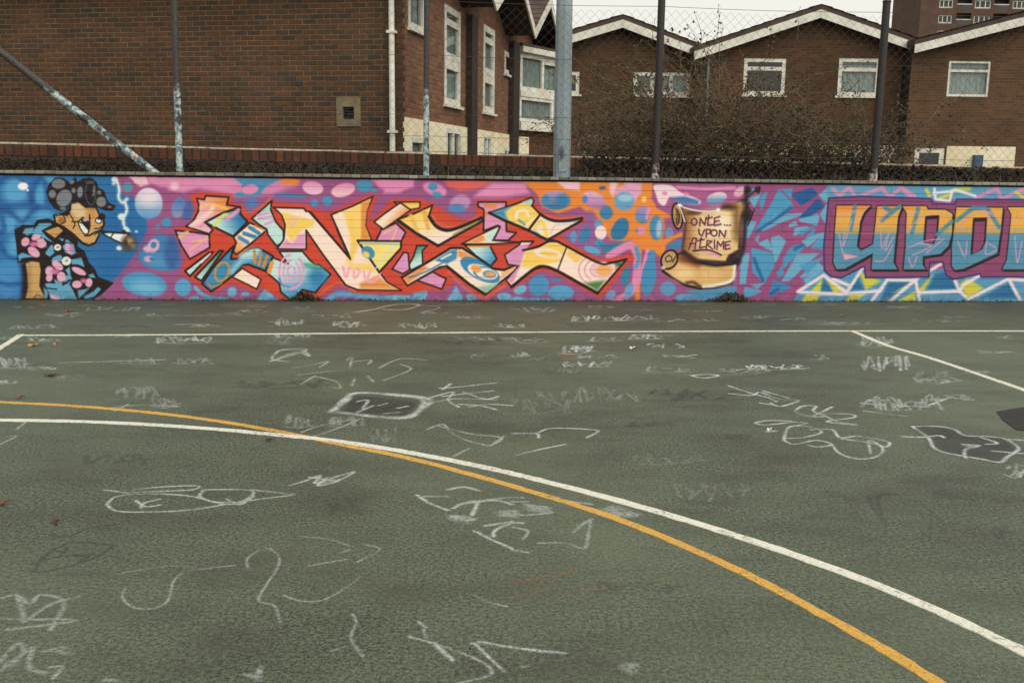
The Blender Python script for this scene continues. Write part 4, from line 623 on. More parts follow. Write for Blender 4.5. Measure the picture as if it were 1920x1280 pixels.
# ---------------------------------------------------------------- asphalt
def asphalt(name, chalked):
    t = NT(name); P = t.pos(); sep = t.n('SeparateXYZ'); t.l(P, sep.inputs[0])
    big = t.noise(P, .35, 5, .6); mid = t.noise(P, 2.6, 5, .62, stretch=(.6, 1., 1.)); vor = t.n('TexVoronoi', i_Scale=85.); t.l(P, vor.inputs['Vector'])
    gr = t.noise(P, 58, 4, .7); fine = t.noise(P, 135, 2, .6)
    c = t.mix(t.ramp(gr, (.4, 0.), (.6, 1.)), srgb(33, 39, 29), srgb(88, 98, 77))
    c = t.mix(t.math('MULTIPLY', t.ramp(fine, (.55, 0.), (.68, 1.)), .45), c, srgb(130, 139, 114)); c = t.mix(t.math('MULTIPLY', t.ramp(fine, (.32, 1.), (.45, 0.)), .75), c, srgb(30, 30, 25))
    c = t.mix(t.math('MULTIPLY', t.ramp(mid, (.45, 0.), (.7, 1.)), .6), c, srgb(50, 48, 41)); c = t.mix(t.math('MULTIPLY', t.ramp(big, (.42, 0.), (.62, 1.)), .35), c, srgb(104, 113, 90))
    wear = t.noise(P, 22, 4, .7)
    if chalked:
        com = t.n('CombineXYZ'); t.l(t.math('DIVIDE', t.math('SUBTRACT', sep.outputs[0], GX0), GX1 - GX0), com.inputs[0]); t.l(t.math('DIVIDE', t.math('SUBTRACT', sep.outputs[1], GY0), GY1 - GY0), com.inputs[1])
        im = t.n('TexImage', image=MARKS_IMG, extension='CLIP'); t.l(com.outputs[0], im.inputs[0]); rgb = t.n('SeparateColor'); t.l(im.outputs[0], rgb.inputs[0])
        pit = t.math('MULTIPLY', t.ramp(gr, (.36, .2), (.5, 1.)), t.ramp(wear, (.32, .4), (.54, 1.))); pit = t.math('MULTIPLY', pit, t.ramp(t.noise(P, 5, 3), (.36, .3), (.56, 1.)))
        c = t.mix(t.math('MULTIPLY', rgb.outputs[1], t.math('MAXIMUM', pit, .7)), c, srgb(20, 20, 22)); c = t.mix(t.math('MULTIPLY', rgb.outputs[2], pit), c, srgb(150, 62, 46))
        c = t.mix(t.math('MULTIPLY', rgb.outputs[0], pit), c, srgb(214, 220, 218))
    if chalked:                                                     # dark brown tint towards the wall, its dim reflection put into the colour
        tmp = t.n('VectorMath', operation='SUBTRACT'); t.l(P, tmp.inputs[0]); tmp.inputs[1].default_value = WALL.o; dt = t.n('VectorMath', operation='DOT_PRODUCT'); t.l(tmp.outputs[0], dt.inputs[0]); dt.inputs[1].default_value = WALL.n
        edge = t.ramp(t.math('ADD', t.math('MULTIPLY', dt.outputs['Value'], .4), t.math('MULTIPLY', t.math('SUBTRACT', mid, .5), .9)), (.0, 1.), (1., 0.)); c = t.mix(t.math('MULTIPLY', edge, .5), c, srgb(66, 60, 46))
    h = t.math('ADD', t.math('MULTIPLY', gr, .6), t.math('MULTIPLY', fine, .5)); t.bump(h, .5, .006)
    return t.done(c, t.ramp(mid, (.3, .5), (.7, .66)), .36)
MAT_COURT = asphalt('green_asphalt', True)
def line_paint(name, col):
    t = NT(name); P = t.pos(); a = t.noise(P, 34, 5, .75); b = t.noise(P, 3, 3); g = t.noise(P, 70, 3)
    f = t.ramp(t.math('ADD', a, t.math('MULTIPLY', t.math('SUBTRACT', b, .5), .35)), (.54, 0.), (.66, 1.)); c = t.mix(.45, col, t.ramp(g, (.3, .22), (.7, .74)), 'OVERLAY')
    t.bump(g, .4, .004); return t.done(t.mix(t.math('MULTIPLY', f, .75), c, srgb(84, 86, 70)), .7, .35)
MAT_WHITE_LINE = line_paint('white_line_paint', srgb(206, 204, 190)); MAT_YELLOW_LINE = line_paint('yellow_line_paint', srgb(196, 150, 66))
MAT_EARTH = worn('dark_earth', srgb(52, 44, 34), srgb(34, 30, 24), 5, .95, .6, .1)

g = MB().add([(-900, -300, -.06), (900, -300, -.06), (900, 1500, -.06), (-900, 1500, -.06)], [(0, 1, 2, 3)]).build('ground', worn('rough_ground', srgb(86, 84, 66), srgb(60, 62, 46), .4, .95, .4, .1)); tag(g, kind='structure')
a, b = WALL.p(U_L - 6, 0, -.1), WALL.p(U_R + 6, 0, -.1)
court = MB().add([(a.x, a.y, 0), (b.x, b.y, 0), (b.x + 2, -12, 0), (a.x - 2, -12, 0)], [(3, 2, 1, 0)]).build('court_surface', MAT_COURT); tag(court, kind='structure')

def strip(name, pts, w, mat, z=.004):
    pts = [Vector(ground(*p)[:2]) for p in catmull(np.array(pts, float), False, 8)]; fine = [pts[0]]; rj = random.Random(name)
    for p in pts[1:]:                                              # step along every 3 cm so the painted edge can wander
        q = fine[-1]; k = max(1, int((p - q).length / .03)); fine += [q + (p - q) * (i + 1) / k for i in range(k)]
    pts = fine
    v, f = [], []
    for i, p in enumerate(pts):
        t = (pts[min(i + 1, len(pts) - 1)] - pts[max(i - 1, 0)]).normalized(); n = Vector((-t.y, t.x)); k = w / 2 + rj.gauss(0, .0022); k2 = w / 2 + rj.gauss(0, .0022)
        v += [(p.x + n.x * (k + .003), p.y + n.y * (k + .003), -.001), (p.x + n.x * k, p.y + n.y * k, z), (p.x - n.x * k2, p.y - n.y * k2, z), (p.x - n.x * (k2 + .003), p.y - n.y * (k2 + .003), -.001)]
    f = [(4 * i + j, 4 * i + j + 1, 4 * i + j + 5, 4 * i + j + 4) for i in range(len(pts) - 1) for j in range(3)]
    o = MB().add(v, f).build(name, mat); tag(o, kind='structure'); return o
strip('end_line', [(38, 628.5), (300, 627.5), (700, 624.5), (1100, 622), (1500, 620.5), (1920, 620.5), (2300, 621)], .052, MAT_WHITE_LINE, .0018)
strip('side_line', [(40, 627), (0, 652), (-120, 725), (-300, 830)], .055, MAT_WHITE_LINE, .0032)
strip('lane_line', [(1597, 620), (1665, 648), (1740, 670), (1830, 700), (1920, 731), (2060, 780)], .055, MAT_WHITE_LINE, .0032)
strip('yellow_arc', [(-160, 744), (0, 753.5), (110, 759), (230, 768), (350, 781), (470, 799), (560, 816), (640, 833), (760, 857), (880, 888), (1000, 922), (1140, 966), (1260, 1013), (1400, 1076), (1540, 1150), (1660, 1218), (1770, 1287), (1860, 1350)], .048, MAT_YELLOW_LINE, .0018)
strip('white_arc', [(-160, 786), (0, 787.5), (180, 791), (360, 801), (540, 817), (640, 828), (760, 847), (900, 874), (1040, 907), (1180, 944), (1330, 988), (1480, 1037), (1640, 1095), (1780, 1155), (1920, 1222), (2050, 1290)], .055, MAT_WHITE_LINE, .0032)
MAT_PATCH = worn('patched_asphalt', srgb(36, 34, 34), srgb(62, 58, 55), 34, .85, .6, .3)
def patch(pts, z=.004):
    P = [ground(*p) for p in pts]; n = len(P); tag(MB().add([(q.x, q.y, z) for q in P] + [(q.x, q.y, -.01) for q in P], [tuple(range(n))] + [(i, i + n, (i + 1) % n + n, (i + 1) % n) for i in range(n)]).build('asphalt_patch', MAT_PATCH), kind='structure')
patch([(1868, 772), (1930, 762), (1990, 790), (1960, 812), (1905, 806), (1880, 788)])

# ---------------------------------------------------------------- mural wall
mw = thing('mural_wall', 'long brick wall along the court, covered with a bright spray painted mural', 'wall', WALL.mat())
T = .33
MB().box(U_L, U_R, .0035, T, 0, W_TOP - .001).build('mortar_core', MAT_MURAL, mw)
BL, JH = .30, .006
v, f = bevel_box(BL - .0006, .05, COURSE - JH, .003); v = [(math.copysign(BL / 2 - .0004, x), y, z) for x, y, z in v]; meB = MB().add(v, f).mesh('wall_brick'); meB.materials.append(MAT_MURAL)
spots = []
for r in range(15):
    u = U_L + (BL / 2 if r % 2 else BL)
    while u < U_R: spots.append((u, r)); u += BL
vis = lambda q: -.3 < q[0] < WALL.u(1920, 500) + .3
near = sorted([q for q in spots if vis(q)], key=lambda q: q[0])
pick = set(near[::max(1, math.ceil(len(near) / 300))][:300]); rest = MB()
for u, r in spots:
    y = .022 + random.uniform(-.0018, .0018); z = (r + .5) * COURSE; tilt = random.uniform(-.004, .004)
    if (u, r) in pick: link('brick', meB, parent=mw, loc=(u, y, z), rz=tilt)
    else: rest.add([(x + u, yy + y + x * tilt, zz + z) for x, yy, zz in v], f)
tag(rest.build('brickwork', MAT_MURAL, mw), kind='stuff')
MAT_COPING = brick_mat('coping_brick', [srgb(128, 126, 116), srgb(96, 92, 84), srgb(142, 140, 130), srgb(112, 104, 94)], .5)
v, f = bevel_box(.106, T + .07, .034, .005); meC = MB().add(v, f).mesh('coping_brick'); meC.materials.append(MAT_COPING)
u = U_L + .06; more = MB(); k = 0
while u < U_R:
    loc = (u, T / 2 + random.uniform(-.004, .004), W_TOP + .038 + random.uniform(-.002, .002))
    if -1.2 < u < WALL.u(1920, 500) + 1.2: link('coping_brick', meC, parent=mw, loc=loc)
    else: more.add([(x + loc[0], y + loc[1], z + loc[2]) for x, y, z in v], f)
    u += .112
tag(more.build('coping_run', MAT_COPING, mw), kind='stuff')
MB().box(U_L, U_R, .03, T - .02, W_TOP, W_TOP + .0225).build('coping_bed', worn('dark_mortar', srgb(44, 40, 36), srgb(30, 28, 26), 12), mw)

# bank of earth the wall holds back
BANK = W_TOP + .0
bk = MB(); o = WALL
nu, nw = 90, 7; ww = [-T - .002, -.5, -.7, -.9, -1.1, -1.3, -1.60]
vv = []
for j in range(nw):
    for i in range(nu + 1):
        uq = U_L + (U_R - U_L) * i / nu; h = BANK - .03 + (.05 * math.sin(i * 1.7 + j) * .4 + random.uniform(-.02, .03)) * (0 if j in (0,) else 1)
        vv.append(o.p(uq, h, ww[j]))
ff = [(j * (nu + 1) + i, j * (nu + 1) + i + 1, (j + 1) * (nu + 1) + i + 1, (j + 1) * (nu + 1) + i) for j in range(nw - 1) for i in range(nu)]
tag(bk.add(vv, ff, True).build('bank', MAT_EARTH), kind='structure')
yard = Vector(LOW.p(U_L, 0, -.25)), Vector(LOW.p(U_R + 14, 0, -.25))
tag(MB().add([(yard[0].x - 20, yard[0].y, .0), (yard[1].x, yard[1].y, .0), (60, 70, .0), (-60, 70, .0)], [(0, 1, 2, 3)]).build('yard', worn('yard_grass', srgb(70, 74, 46), srgb(54, 48, 36), .8, .95, .4, .1)), kind='structure')

# ---------------------------------------------------------------- low brick wall on the bank, soldier course on top
lw_top = lambda u: None
px_top = [(0, 267.5), (220, 273), (520, 280.6), (730, 286), (880, 289.5), (1030, 293), (1690, 309), (1840, 312)]
lu = np.array([LOW.uv(*p)[0] for p in px_top]); lv = np.array([LOW.uv(*p)[1] for p in px_top]); sl_, ic_ = np.polyfit(lu, lv, 1)
low_h = lambda u: ic_ + sl_ * u
print('low wall heights', low_h(lu[0]), low_h(lu[-1]), 'bank', BANK)
lw = thing('low_brick_wall', 'low dark brick wall with a soldier course along its top, on the bank', 'wall', LOW.mat())
SOLD = [srgb(98, 58, 40), srgb(72, 48, 37), srgb(110, 66, 44), srgb(84, 56, 44)]
MAT_SOLD = brick_mat('soldier_brick', SOLD, .7); MAT_DARKBRICK = brick_mat('dirty_brick', [srgb(66, 52, 42), srgb(52, 44, 37), srgb(78, 66, 54), srgb(58, 56, 50)], .7)
SH, SW = .158, .106
MAT_MORT = worn('lime_mortar', srgb(186, 176, 154), srgb(140, 128, 106), 14, .9)
v, f = bevel_box(SW - .019, .24, SH - .012, .007); meS = MB().add(v, f).mesh('soldier_brick'); meS.materials.append(MAT_SOLD)
u = U_L
core = []
su_end = LOW.u(1900, 300) + .8; n_ind = 0
far = MB()
while u < su_end + 3:
    z = low_h(u) - SH / 2 - .006; loc = (u, .12 + random.uniform(-.004, .004), z + random.uniform(-.003, .003))
    if LOW.u(0, 300) - .3 < u < su_end and n_ind < 300: link('soldier_brick', meS, parent=lw, loc=loc); n_ind += 1
    else: far.add([(x + loc[0], y + loc[1], zz + loc[2]) for x, y, zz in v], f)
    u += SW
tag(far.build('soldier_run', MAT_SOLD, lw), kind='stuff')
c = MB(); cap = MB(); uu = np.linspace(U_L, su_end + 3, 60)
for i in range(59):
    x0, x1 = uu[i], uu[i + 1]; h0, h1 = low_h(x0), low_h(x1)
    c.add([(x0, .008, BANK - .3), (x1, .008, BANK - .3), (x1, .008, h1 - .010), (x0, .008, h0 - .010), (x0, .235, BANK - .3), (x1, .235, BANK - .3), (x1, .235, h1 - .010), (x0, .235, h0 - .010)], [(0, 1, 2, 3), (7, 6, 5, 4), (3, 2, 6, 7)])
c.build('mortar_core', worn('sooty_mortar', srgb(58, 50, 42), srgb(40, 35, 30), 12, .9), lw)
rr = random.Random(3); u = U_L
while u < su_end + 2.9:                                  # thin uneven mortar flaunching, broken away in places
    L = rr.uniform(.15, .9)
    if rr.random() < .93:
        h0, h1 = low_h(u), low_h(u + L); e = rr.uniform(.010, .017)
        cap.add([(u, .012, h0 - .012), (u + L, .012, h1 - .012), (u + L, .02, h1 + e), (u, .02, h0 + e * .7), (u, .22, h0 - .012), (u + L, .22, h1 - .012), (u + L, .2, h1 + e), (u, .2, h0 + e)], [(0, 1, 2, 3), (3, 2, 6, 7), (7, 6, 5, 4), (0, 3, 7, 4), (1, 5, 6, 2)])
    u += L + rr.uniform(.0, .05)
cap.build('flaunching', MAT_MORT, lw)
face = MB(); row = 0
zt = lambda u: low_h(u) - SH - .01
for row in range(9):
    u = U_L + (.1125 if row % 2 else 0)
    while u < su_end + 2.8:
        z = zt(u) - .075 * row - .0375
        if z > BANK - .1:
            vb, fb = bevel_box(.213, .1, .063, .005); yo = .05 + random.uniform(-.008, .004)
            face.add([(x + u, y + yo, zz + z + x * sl_) for x, y, zz in vb], fb)
        u += .225
tag(face.build('brickwork', MAT_DARKBRICK, lw), kind='stuff')

# ---------------------------------------------------------------- house materials
BR = [srgb(88, 62, 44), srgb(70, 57, 46), srgb(98, 65, 44), srgb(83, 60, 44), srgb(64, 56, 49), srgb(92, 63, 45)]
MAT_BRICK = brick_mat('house_brick', BR, .6); MAT_HMORT = worn('house_mortar', srgb(132, 112, 84), srgb(108, 90, 68), 5, .9, .3, .2)
MAT_SIDE = brick_mat('side_brick', [srgb(126, 86, 66), srgb(108, 74, 58), srgb(136, 96, 74), srgb(118, 80, 62)], .4)
MAT_FARBRICK = wall_brick_mat('terrace_brick', srgb(86, 60, 42), srgb(62, 47, 37), srgb(92, 74, 54))
MAT_FARBRICK2 = wall_brick_mat('terrace_brick_light', srgb(98, 70, 48), srgb(76, 57, 43), srgb(104, 84, 62))
MAT_FARSIDE = wall_brick_mat('terrace_side_brick', srgb(96, 60, 43), srgb(76, 52, 41), srgb(104, 82, 62), 'yz')
MAT_WHITE = worn('white_gloss_paint', srgb(226, 224, 212), srgb(196, 192, 178), 3, .45, .1); MAT_CREAM = worn('cream_render', srgb(236, 226, 196), srgb(216, 202, 166), 2.5, .8, .3, .2)
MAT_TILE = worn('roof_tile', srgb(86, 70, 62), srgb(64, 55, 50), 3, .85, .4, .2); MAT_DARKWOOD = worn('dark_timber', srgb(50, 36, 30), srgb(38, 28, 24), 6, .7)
MAT_VENT = worn('vent_render', srgb(132, 120, 92), srgb(108, 96, 76), 9, .9); MAT_BLACK = worn('black_metal', srgb(36, 34, 34), srgb(26, 25, 25), 10, .6)
def glass_mat(name, col):
    t = NT(name); c = t.noise(t.pos(), 1.5, 2); t.b.inputs['Transmission Weight'].default_value = 0
    return t.done(t.mix(c, col, tuple(x * .7 for x in col)), .06, .6)
t = NT('window_glass'); t.b.inputs['Transmission Weight'].default_value = 1.; t.b.inputs['IOR'].default_value = 1.05
tr = t.n('BsdfTransparent'); gl = t.n('BsdfGlossy', i_Roughness=.03); fr = t.n('LayerWeight', i_Blend=.5); ms = t.n('MixShader'); tr.inputs[0].default_value = (.82, .86, .86, 1)
t.l(t.math('ADD', t.math('MULTIPLY', t.math('POWER', fr.outputs['Facing'], 4.), .45), .05), ms.inputs[0]); t.l(tr.outputs[0], ms.inputs[1]); t.l(gl.outputs[0], ms.inputs[2]); t.l(ms.outputs[0], t.out.inputs[0]); MAT_GLASS = t.m
def curtain_mat(name, c1, c2):
    t = NT(name); O = t.obj(); w = t.noise(O, 9, 3, stretch=(3, 3, .25)); n = t.noise(O, 60, 2)
    c = t.mix(t.ramp(w, (.35, 0.), (.65, 1.)), c1, c2); return t.done(t.mix(.5, c, t.ramp(n, (.3, .3), (.7, .7)), 'OVERLAY'), .9, .1)
MAT_NET = curtain_mat('net_curtain', srgb(206, 208, 200), srgb(150, 156, 152)); MAT_NET2 = curtain_mat('grey_net_curtain', srgb(190, 196, 194), srgb(128, 136, 136))
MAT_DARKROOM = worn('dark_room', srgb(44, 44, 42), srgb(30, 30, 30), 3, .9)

def curtain_mesh(x0, x1, z0, z1, y, amp=.018, pitch=.11):
    n = max(4, int((x1 - x0) / pitch * 3)); v, f = [], []
    for i in range(n + 1):
        x = x0 + (x1 - x0) * i / n; yy = y + amp * math.sin(i * 2.1) + random.uniform(-.3, .3) * amp; v += [(x, yy, z0), (x, yy, z1)]
    f = [(2 * i, 2 * i + 2, 2 * i + 3, 2 * i + 1) for i in range(n)]
    return MB().add(v, f, True)
def window(parent, x0, x1, z0, z1, bars_x=(), bars_z=(), fw=.07, sill=True, curtain='net', y=0., frame_mat=None, name='window', ghost=.0, panel=None):
    """window set in its opening; x along the wall, -y outwards. bars as fractions"""
    fm = frame_mat or MAT_WHITE; yo, yi = y - .012, y + .06
    b = MB().box(x0, x0 + fw, yo, yi, z0, z1).box(x1 - fw, x1, yo, yi, z0, z1).box(x0 + fw, x1 - fw, yo + .002, yi, z1 - fw, z1).box(x0 + fw, x1 - fw, yo + .002, yi, z0, z0 + fw)
    for q in bars_x: xx = x0 + (x1 - x0) * q; b.box(xx - fw * .45, xx + fw * .45, yo + .004, yi - .002, z0 + fw, z1 - fw)
    for q in bars_z: zz = z0 + (z1 - z0) * q; b.box(x0 + fw, x1 - fw, yo + .006, yi - .004, zz - fw * .5, zz + fw * .5)
    w = b.build(name, fm, parent)
    if panel: MB().box(x0 + fw, x1 - fw, y + .0, y + .05, z0 + (z1 - z0) * panel[0], z0 + (z1 - z0) * panel[1]).build('panel', fm, w)
    MB().box(x0 + fw * .6, x1 - fw * .6, y + .028, y + .034, z0 + fw * .6, z1 - fw * .6).build('pane', MAT_GLASS, w)
    if curtain: curtain_mesh(x0 + .01, x1 - .01, z0 + .02, z1 - .02, y + .085).build('curtain', {'net': MAT_NET, 'grey': MAT_NET2}[curtain], w)
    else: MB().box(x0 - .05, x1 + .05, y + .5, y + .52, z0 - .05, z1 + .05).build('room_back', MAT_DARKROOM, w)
    if sill: MB().box(x0 - .06, x1 + .06, y - .07, y + .02, z0 - .05, z0 - .002).build('sill', fm, w)
    return w
def wall_grid(xs, top, holes, t, z0=0., base=None):
    """wall with openings, outline x/z; top(x) is the roof line; pushed t deep"""
    zb = min(top(x) for x in xs); X = sorted(set(list(xs) + [h[i] for h in holes for i in (0, 1)])); Zs = sorted(set([z0, zb] + [z for h in holes for z in h[2:] if z < zb]))
    bm = bmesh.new(); vd = {}
    def V(x, z):
        k = (round(x, 4), round(z, 4))
        if k not in vd: vd[k] = bm.verts.new((x, 0, z))
        return vd[k]
    for i in range(len(X) - 1):
        xm = (X[i] + X[i + 1]) / 2
        for j in range(len(Zs) - 1):
            zm = (Zs[j] + Zs[j + 1]) / 2
            if not any(h[0] < xm < h[1] and h[2] < zm < h[3] for h in holes): bm.faces.new((V(X[i], Zs[j]), V(X[i + 1], Zs[j]), V(X[i + 1], Zs[j + 1]), V(X[i], Zs[j + 1])))
        a, b = top(X[i]), top(X[i + 1]); q = [V(X[i], zb), V(X[i + 1], zb)] + ([V(X[i + 1], b)] if b > zb + 1e-4 else []) + ([V(X[i], a)] if a > zb + 1e-4 else [])
        if len(q) > 2: bm.faces.new(q)
    r = bmesh.ops.extrude_face_region(bm, geom=list(bm.faces)); bmesh.ops.translate(bm, verts=[e for e in r['geom'] if isinstance(e, bmesh.types.BMVert)], vec=(0, t, 0)); bmesh.ops.recalc_face_normals(bm, faces=bm.faces)
    me = bpy.data.meshes.new('wall'); bm.to_mesh(me); bm.free(); return me
def laid_bricks(parent, x0, x1, z0, z1, holes, y, mat, xform=None, singles=0, vis=None, rseed=1, bw=.225, bh=.075):
    """stretcher bond; the pieces seen largest become parts of their own, the rest one joined part"""
    rr = random.Random(rseed); vb, fb = bevel_box(bw - .012, .06, bh - .011, .004); me = MB().add(vb, fb).mesh('brick'); me.materials.append(mat); cut = {}
    rest = MB(); cand = []
    r = 0; z = z0 + bh / 2
    while z < z1:
        x = x0 + (0 if r % 2 else -bw / 2)
        while x < x1:
            a, b = max(x, x0), min(x + bw, x1)
            segs = [(a, b)]
            for h in holes:
                if h[2] - bh * .3 < z < h[3] + bh * .3:
                    ns = []
                    for s in segs:
                        if s[1] <= h[0] or s[0] >= h[1]: ns.append(s); continue
                        if s[0] < h[0] - .02: ns.append((s[0], h[0]))
                        if s[1] > h[1] + .02: ns.append((h[1], s[1]))
                    segs = ns
            for s in segs:
                if s[1] - s[0] > .03: cand.append(((s[0] + s[1]) / 2, z, s[1] - s[0]))
            x += bw
        r += 1; z += bh
    full = [c for c in cand if abs(c[2] - bw) < 1e-3 and (vis is None or vis(c[0], c[1]))]; step = max(1, math.ceil(len(full) / singles)) if singles else 0
    chosen = set(full[::step][:singles]) if singles else set()
    for c in cand:
        yo = y + .03 + rr.uniform(-.003, .003)
        if c in chosen: o = link('brick', me, parent=parent, loc=(c[0], yo, c[1]))
        else:
            k = (c[2] - .012) / (bw - .012); rest.add([(vx * k + c[0], vy + yo, vz + c[1]) for vx, vy, vz in vb], fb)
    tag(rest.build('brickwork', mat, parent), kind='stuff')
def gable_roof(parent, x0, xa, x1, zl, za, zr, y0, y1, th=.13, mat=None, over=.0, rows=True):
    """two slopes of overlapping tile courses over a gable that faces -y"""
    m = mat or MAT_TILE
    r = MB().add([(x0, y0, zl), (xa, y0, za), (x1, y0, zr), (x0, y1, zl), (xa, y1, za), (x1, y1, zr), (x0, y0, zl + th), (xa, y0, za + th), (x1, y0, zr + th), (x0, y1, zl + th), (xa, y1, za + th), (x1, y1, zr + th)],
             [(0, 3, 4, 1), (1, 4, 5, 2), (6, 7, 10, 9), (7, 8, 11, 10), (0, 1, 7, 6), (1, 2, 8, 7), (3, 9, 10, 4), (4, 10, 11, 5), (0, 6, 9, 3), (2, 5, 11, 8)]).build('roof', m, parent)
    tl = MB()
    for (ax, az, bx, bz) in ((x0, zl, xa, za), (x1, zr, xa, za)):
        n = max(2, int(math.hypot(bx - ax, bz - az) / .3))
        for i in range(n):
            p, q = i / n, min(1, (i + 1.15) / n); xA, zA, xB, zB = ax + (bx - ax) * p, az + (bz - az) * p + th, ax + (bx - ax) * q, az + (bz - az) * q + th
            tl.add([(xA, y0 - .03, zA + .035), (xA, y1, zA + .035), (xB, y1, zB + .012), (xB, y0 - .03, zB + .012), (xA, y0 - .03, zA + .002), (xA, y1, zA + .002)], [(0, 1, 2, 3), (0, 4, 5, 1)])
    tl.build('tile_courses', m, r); return r
def bargeboard(parent, pts, y0, y1, w=.22, mat=None, name='bargeboard'):
    for (a, b) in zip(pts[:-1], pts[1:]):
        MB().prism([(a[0], a[1] - w), (b[0], b[1] - w), (b[0], b[1]), (a[0], a[1])], y0, y1).build(name, mat or MAT_WHITE, parent)

# ---------------------------------------------------------------- left house: brick end wall, glazed side front
cq = ray(757, 312); kk = 15.25 / cq.y; K = Vector((cq.x * kk, 15.25, 0)); AZ = R(11.4)
SD = Vector((math.sin(AZ), math.cos(AZ), 0)); FD = Vector((math.cos(AZ), -math.sin(AZ), 0))
FRONT = Frame(K - FD * 9.0, FD); SIDE = Frame(K, SD)             # SIDE.n points right, into the passage
lh = thing('brick_house', 'tall red brown brick house with a blank end wall, white downpipe and cream base', 'house', FRONT.mat())
HV, HL = 4.72, 9.0
vx, vz = FRONT.uv(654, 212); vent_hole = (vx - .19, vx + .19, vz - .2, vz + .2)
for nm, y0_ in (('end_wall', .0),):
    me = wall_grid([0, HL - .012], lambda x: HV, [vent_hole], .28); wl = link('end_wall', me, MAT_HMORT, lh)
    laid_bricks(wl, 0, HL + .02, 0, HV, [vent_hole], -.006, MAT_BRICK, singles=300, vis=lambda x, z: x > FRONT.u(0, 150) and z > 1.85, rseed=5)
b = MB()
x0, x1, z0, z1 = vent_hole; b.box(x0, x1, -.024, .1, z1 - .11, z1).box(x0, x1, -.024, .1, z0, z0 + .11).box(x0, x0 + .1, -.023, .1, z0 + .11, z1 - .11).box(x1 - .1, x1, -.023, .1, z0 + .11, z1 - .11)
vf = b.build('vent', MAT_VENT, lh); b = MB().box(x0 + .1, x1 - .1, .06, .08, z0 + .11, z1 - .11)
for i in range(4): zz = z0 + .125 + i * .043; b.box(x0 + .1, x1 - .1, .02, .05, zz, zz + .022)
b.build('grille', MAT_BLACK, vf)
dx = FRONT.u(735, 200, .09); pipe = MB().tube([(dx, -.085, .1), (dx, -.085, HV)], .043, 10).build('downpipe', MAT_WHITE, lh)
for py in (60, 247): zz = FRONT.v(735, py, .09); MB().box(dx - .065, dx + .065, -.14, -.012, zz - .02, zz + .02).build('bracket', MAT_WHITE, pipe)
# side front, in its own frame: x along the passage, -y out into it
sroot = link('side_front', None, parent=lh, matrix=FRONT.mat().inverted() @ SIDE.mat())
sf = sroot
SL = SIDE.u(972, 200)
def srect(xa, xb, ytop, ybot, xm=None):
    ua, ub = SIDE.u(xa, 200), SIDE.u(xb, 200); xm = xm or (xa + xb) / 2
    return [ua, ub, SIDE.v(xm, ybot), SIDE.v(xm, ytop)]
w1 = srect(766, 795, 0, 58); w1[3] = w1[2] + 1.35
w2 = srect(833, 862, 16, 198); w3 = srect(905.5, 926, 51, 212); w4 = srect(945, 964, 100, 142)
p1 = srect(765, 793, 258, 300); p2 = srect(833, 861, 242, 300); p3 = srect(903, 919, 253, 300); p4 = srect(943, 958, 277, 305)
CRT = SIDE.v(764, 221)
print('side len', SL, 'cream top', CRT, 'w2', w2, 'w3', w3, 'w4', w4)
for p in (p1, p2, p3, p4): p[2] = .35
holes = [tuple(w) for w in (w1, w2, w3, w4, p1, p2, p3, p4)]
fa = SIDE.u(922, 6, .55); fb = SIDE.u(996, 68, .55); GZ = .5 * (SIDE.v(922, 6, .55) + SIDE.v(996, 68, .55)); GW = fb - fa; RISE = .95
print('valleys', fa, fb, GZ)
valleys = [fa - GW, fa, fb, fb + GW]
def roofline(x):
    k = (x - fa) / GW; k -= math.floor(k); return GZ + RISE * (1 - abs(2 * k - 1)) 
br = [0.] + [q for q in (fa - GW / 2, fa, fa + GW / 2, fb) if 0 < q < SL] + [SL]
me = wall_grid(br, roofline, [h for h in holes], .28); me.transform(Matrix.Translation((0, .006, 0))); sw = link('wall', me, MAT_HMORT, sf)
laid_bricks(sf, 0, SL, CRT, GZ - .05, holes, 0, MAT_SIDE, rseed=8)
gb = MB()
vb, fb_ = bevel_box(.213, .06, .064, .004)
zrow = GZ - .05; r = 0
while zrow < GZ + RISE:
    x = -.1 if r % 2 else 0.
    while x < SL - .1:
        if zrow < roofline(min(max(x, .01), SL)) - .08 and x > .1: gb.add([(a + x, c_ + .03, d + zrow) for a, c_, d in vb], fb_)
        x += .225
    r += 1; zrow += .075
tag(gb.build('gable_brickwork', MAT_SIDE, sf), kind='stuff')
pl = wall_grid([0, SL], lambda x: CRT, [tuple(p) for p in (p1, p2, p3, p4)], .05); pl.transform(Matrix.Translation((0, -.035, 0))); link('plinth', pl, MAT_CREAM, sf)
window(sf, *w1, curtain='net', fw=.09); window(sf, *w2, bars_z=(.40, .50, .84), curtain='net', fw=.11, panel=(.40, .50)); window(sf, *w3, bars_z=(.38, .48, .84), curtain='net', fw=.12, panel=(.38, .48)); window(sf, *w4, bars_x=(.5,), curtain='net', fw=.1)
for p in (p1, p2, p3, p4): window(sf, *p, bars_x=(.5,) if p is not p1 else (), curtain='net', fw=.08, sill=False, y=-.03)
for xa, xb in ((885, 896), (963, 974)):
    ua, ub = SIDE.u(xa, 180, .12), SIDE.u(xb, 180, .12); MB().box(ua, ub, -.12, .03, 0, GZ - .1).build('pier', MAT_DARKWOOD, sf)
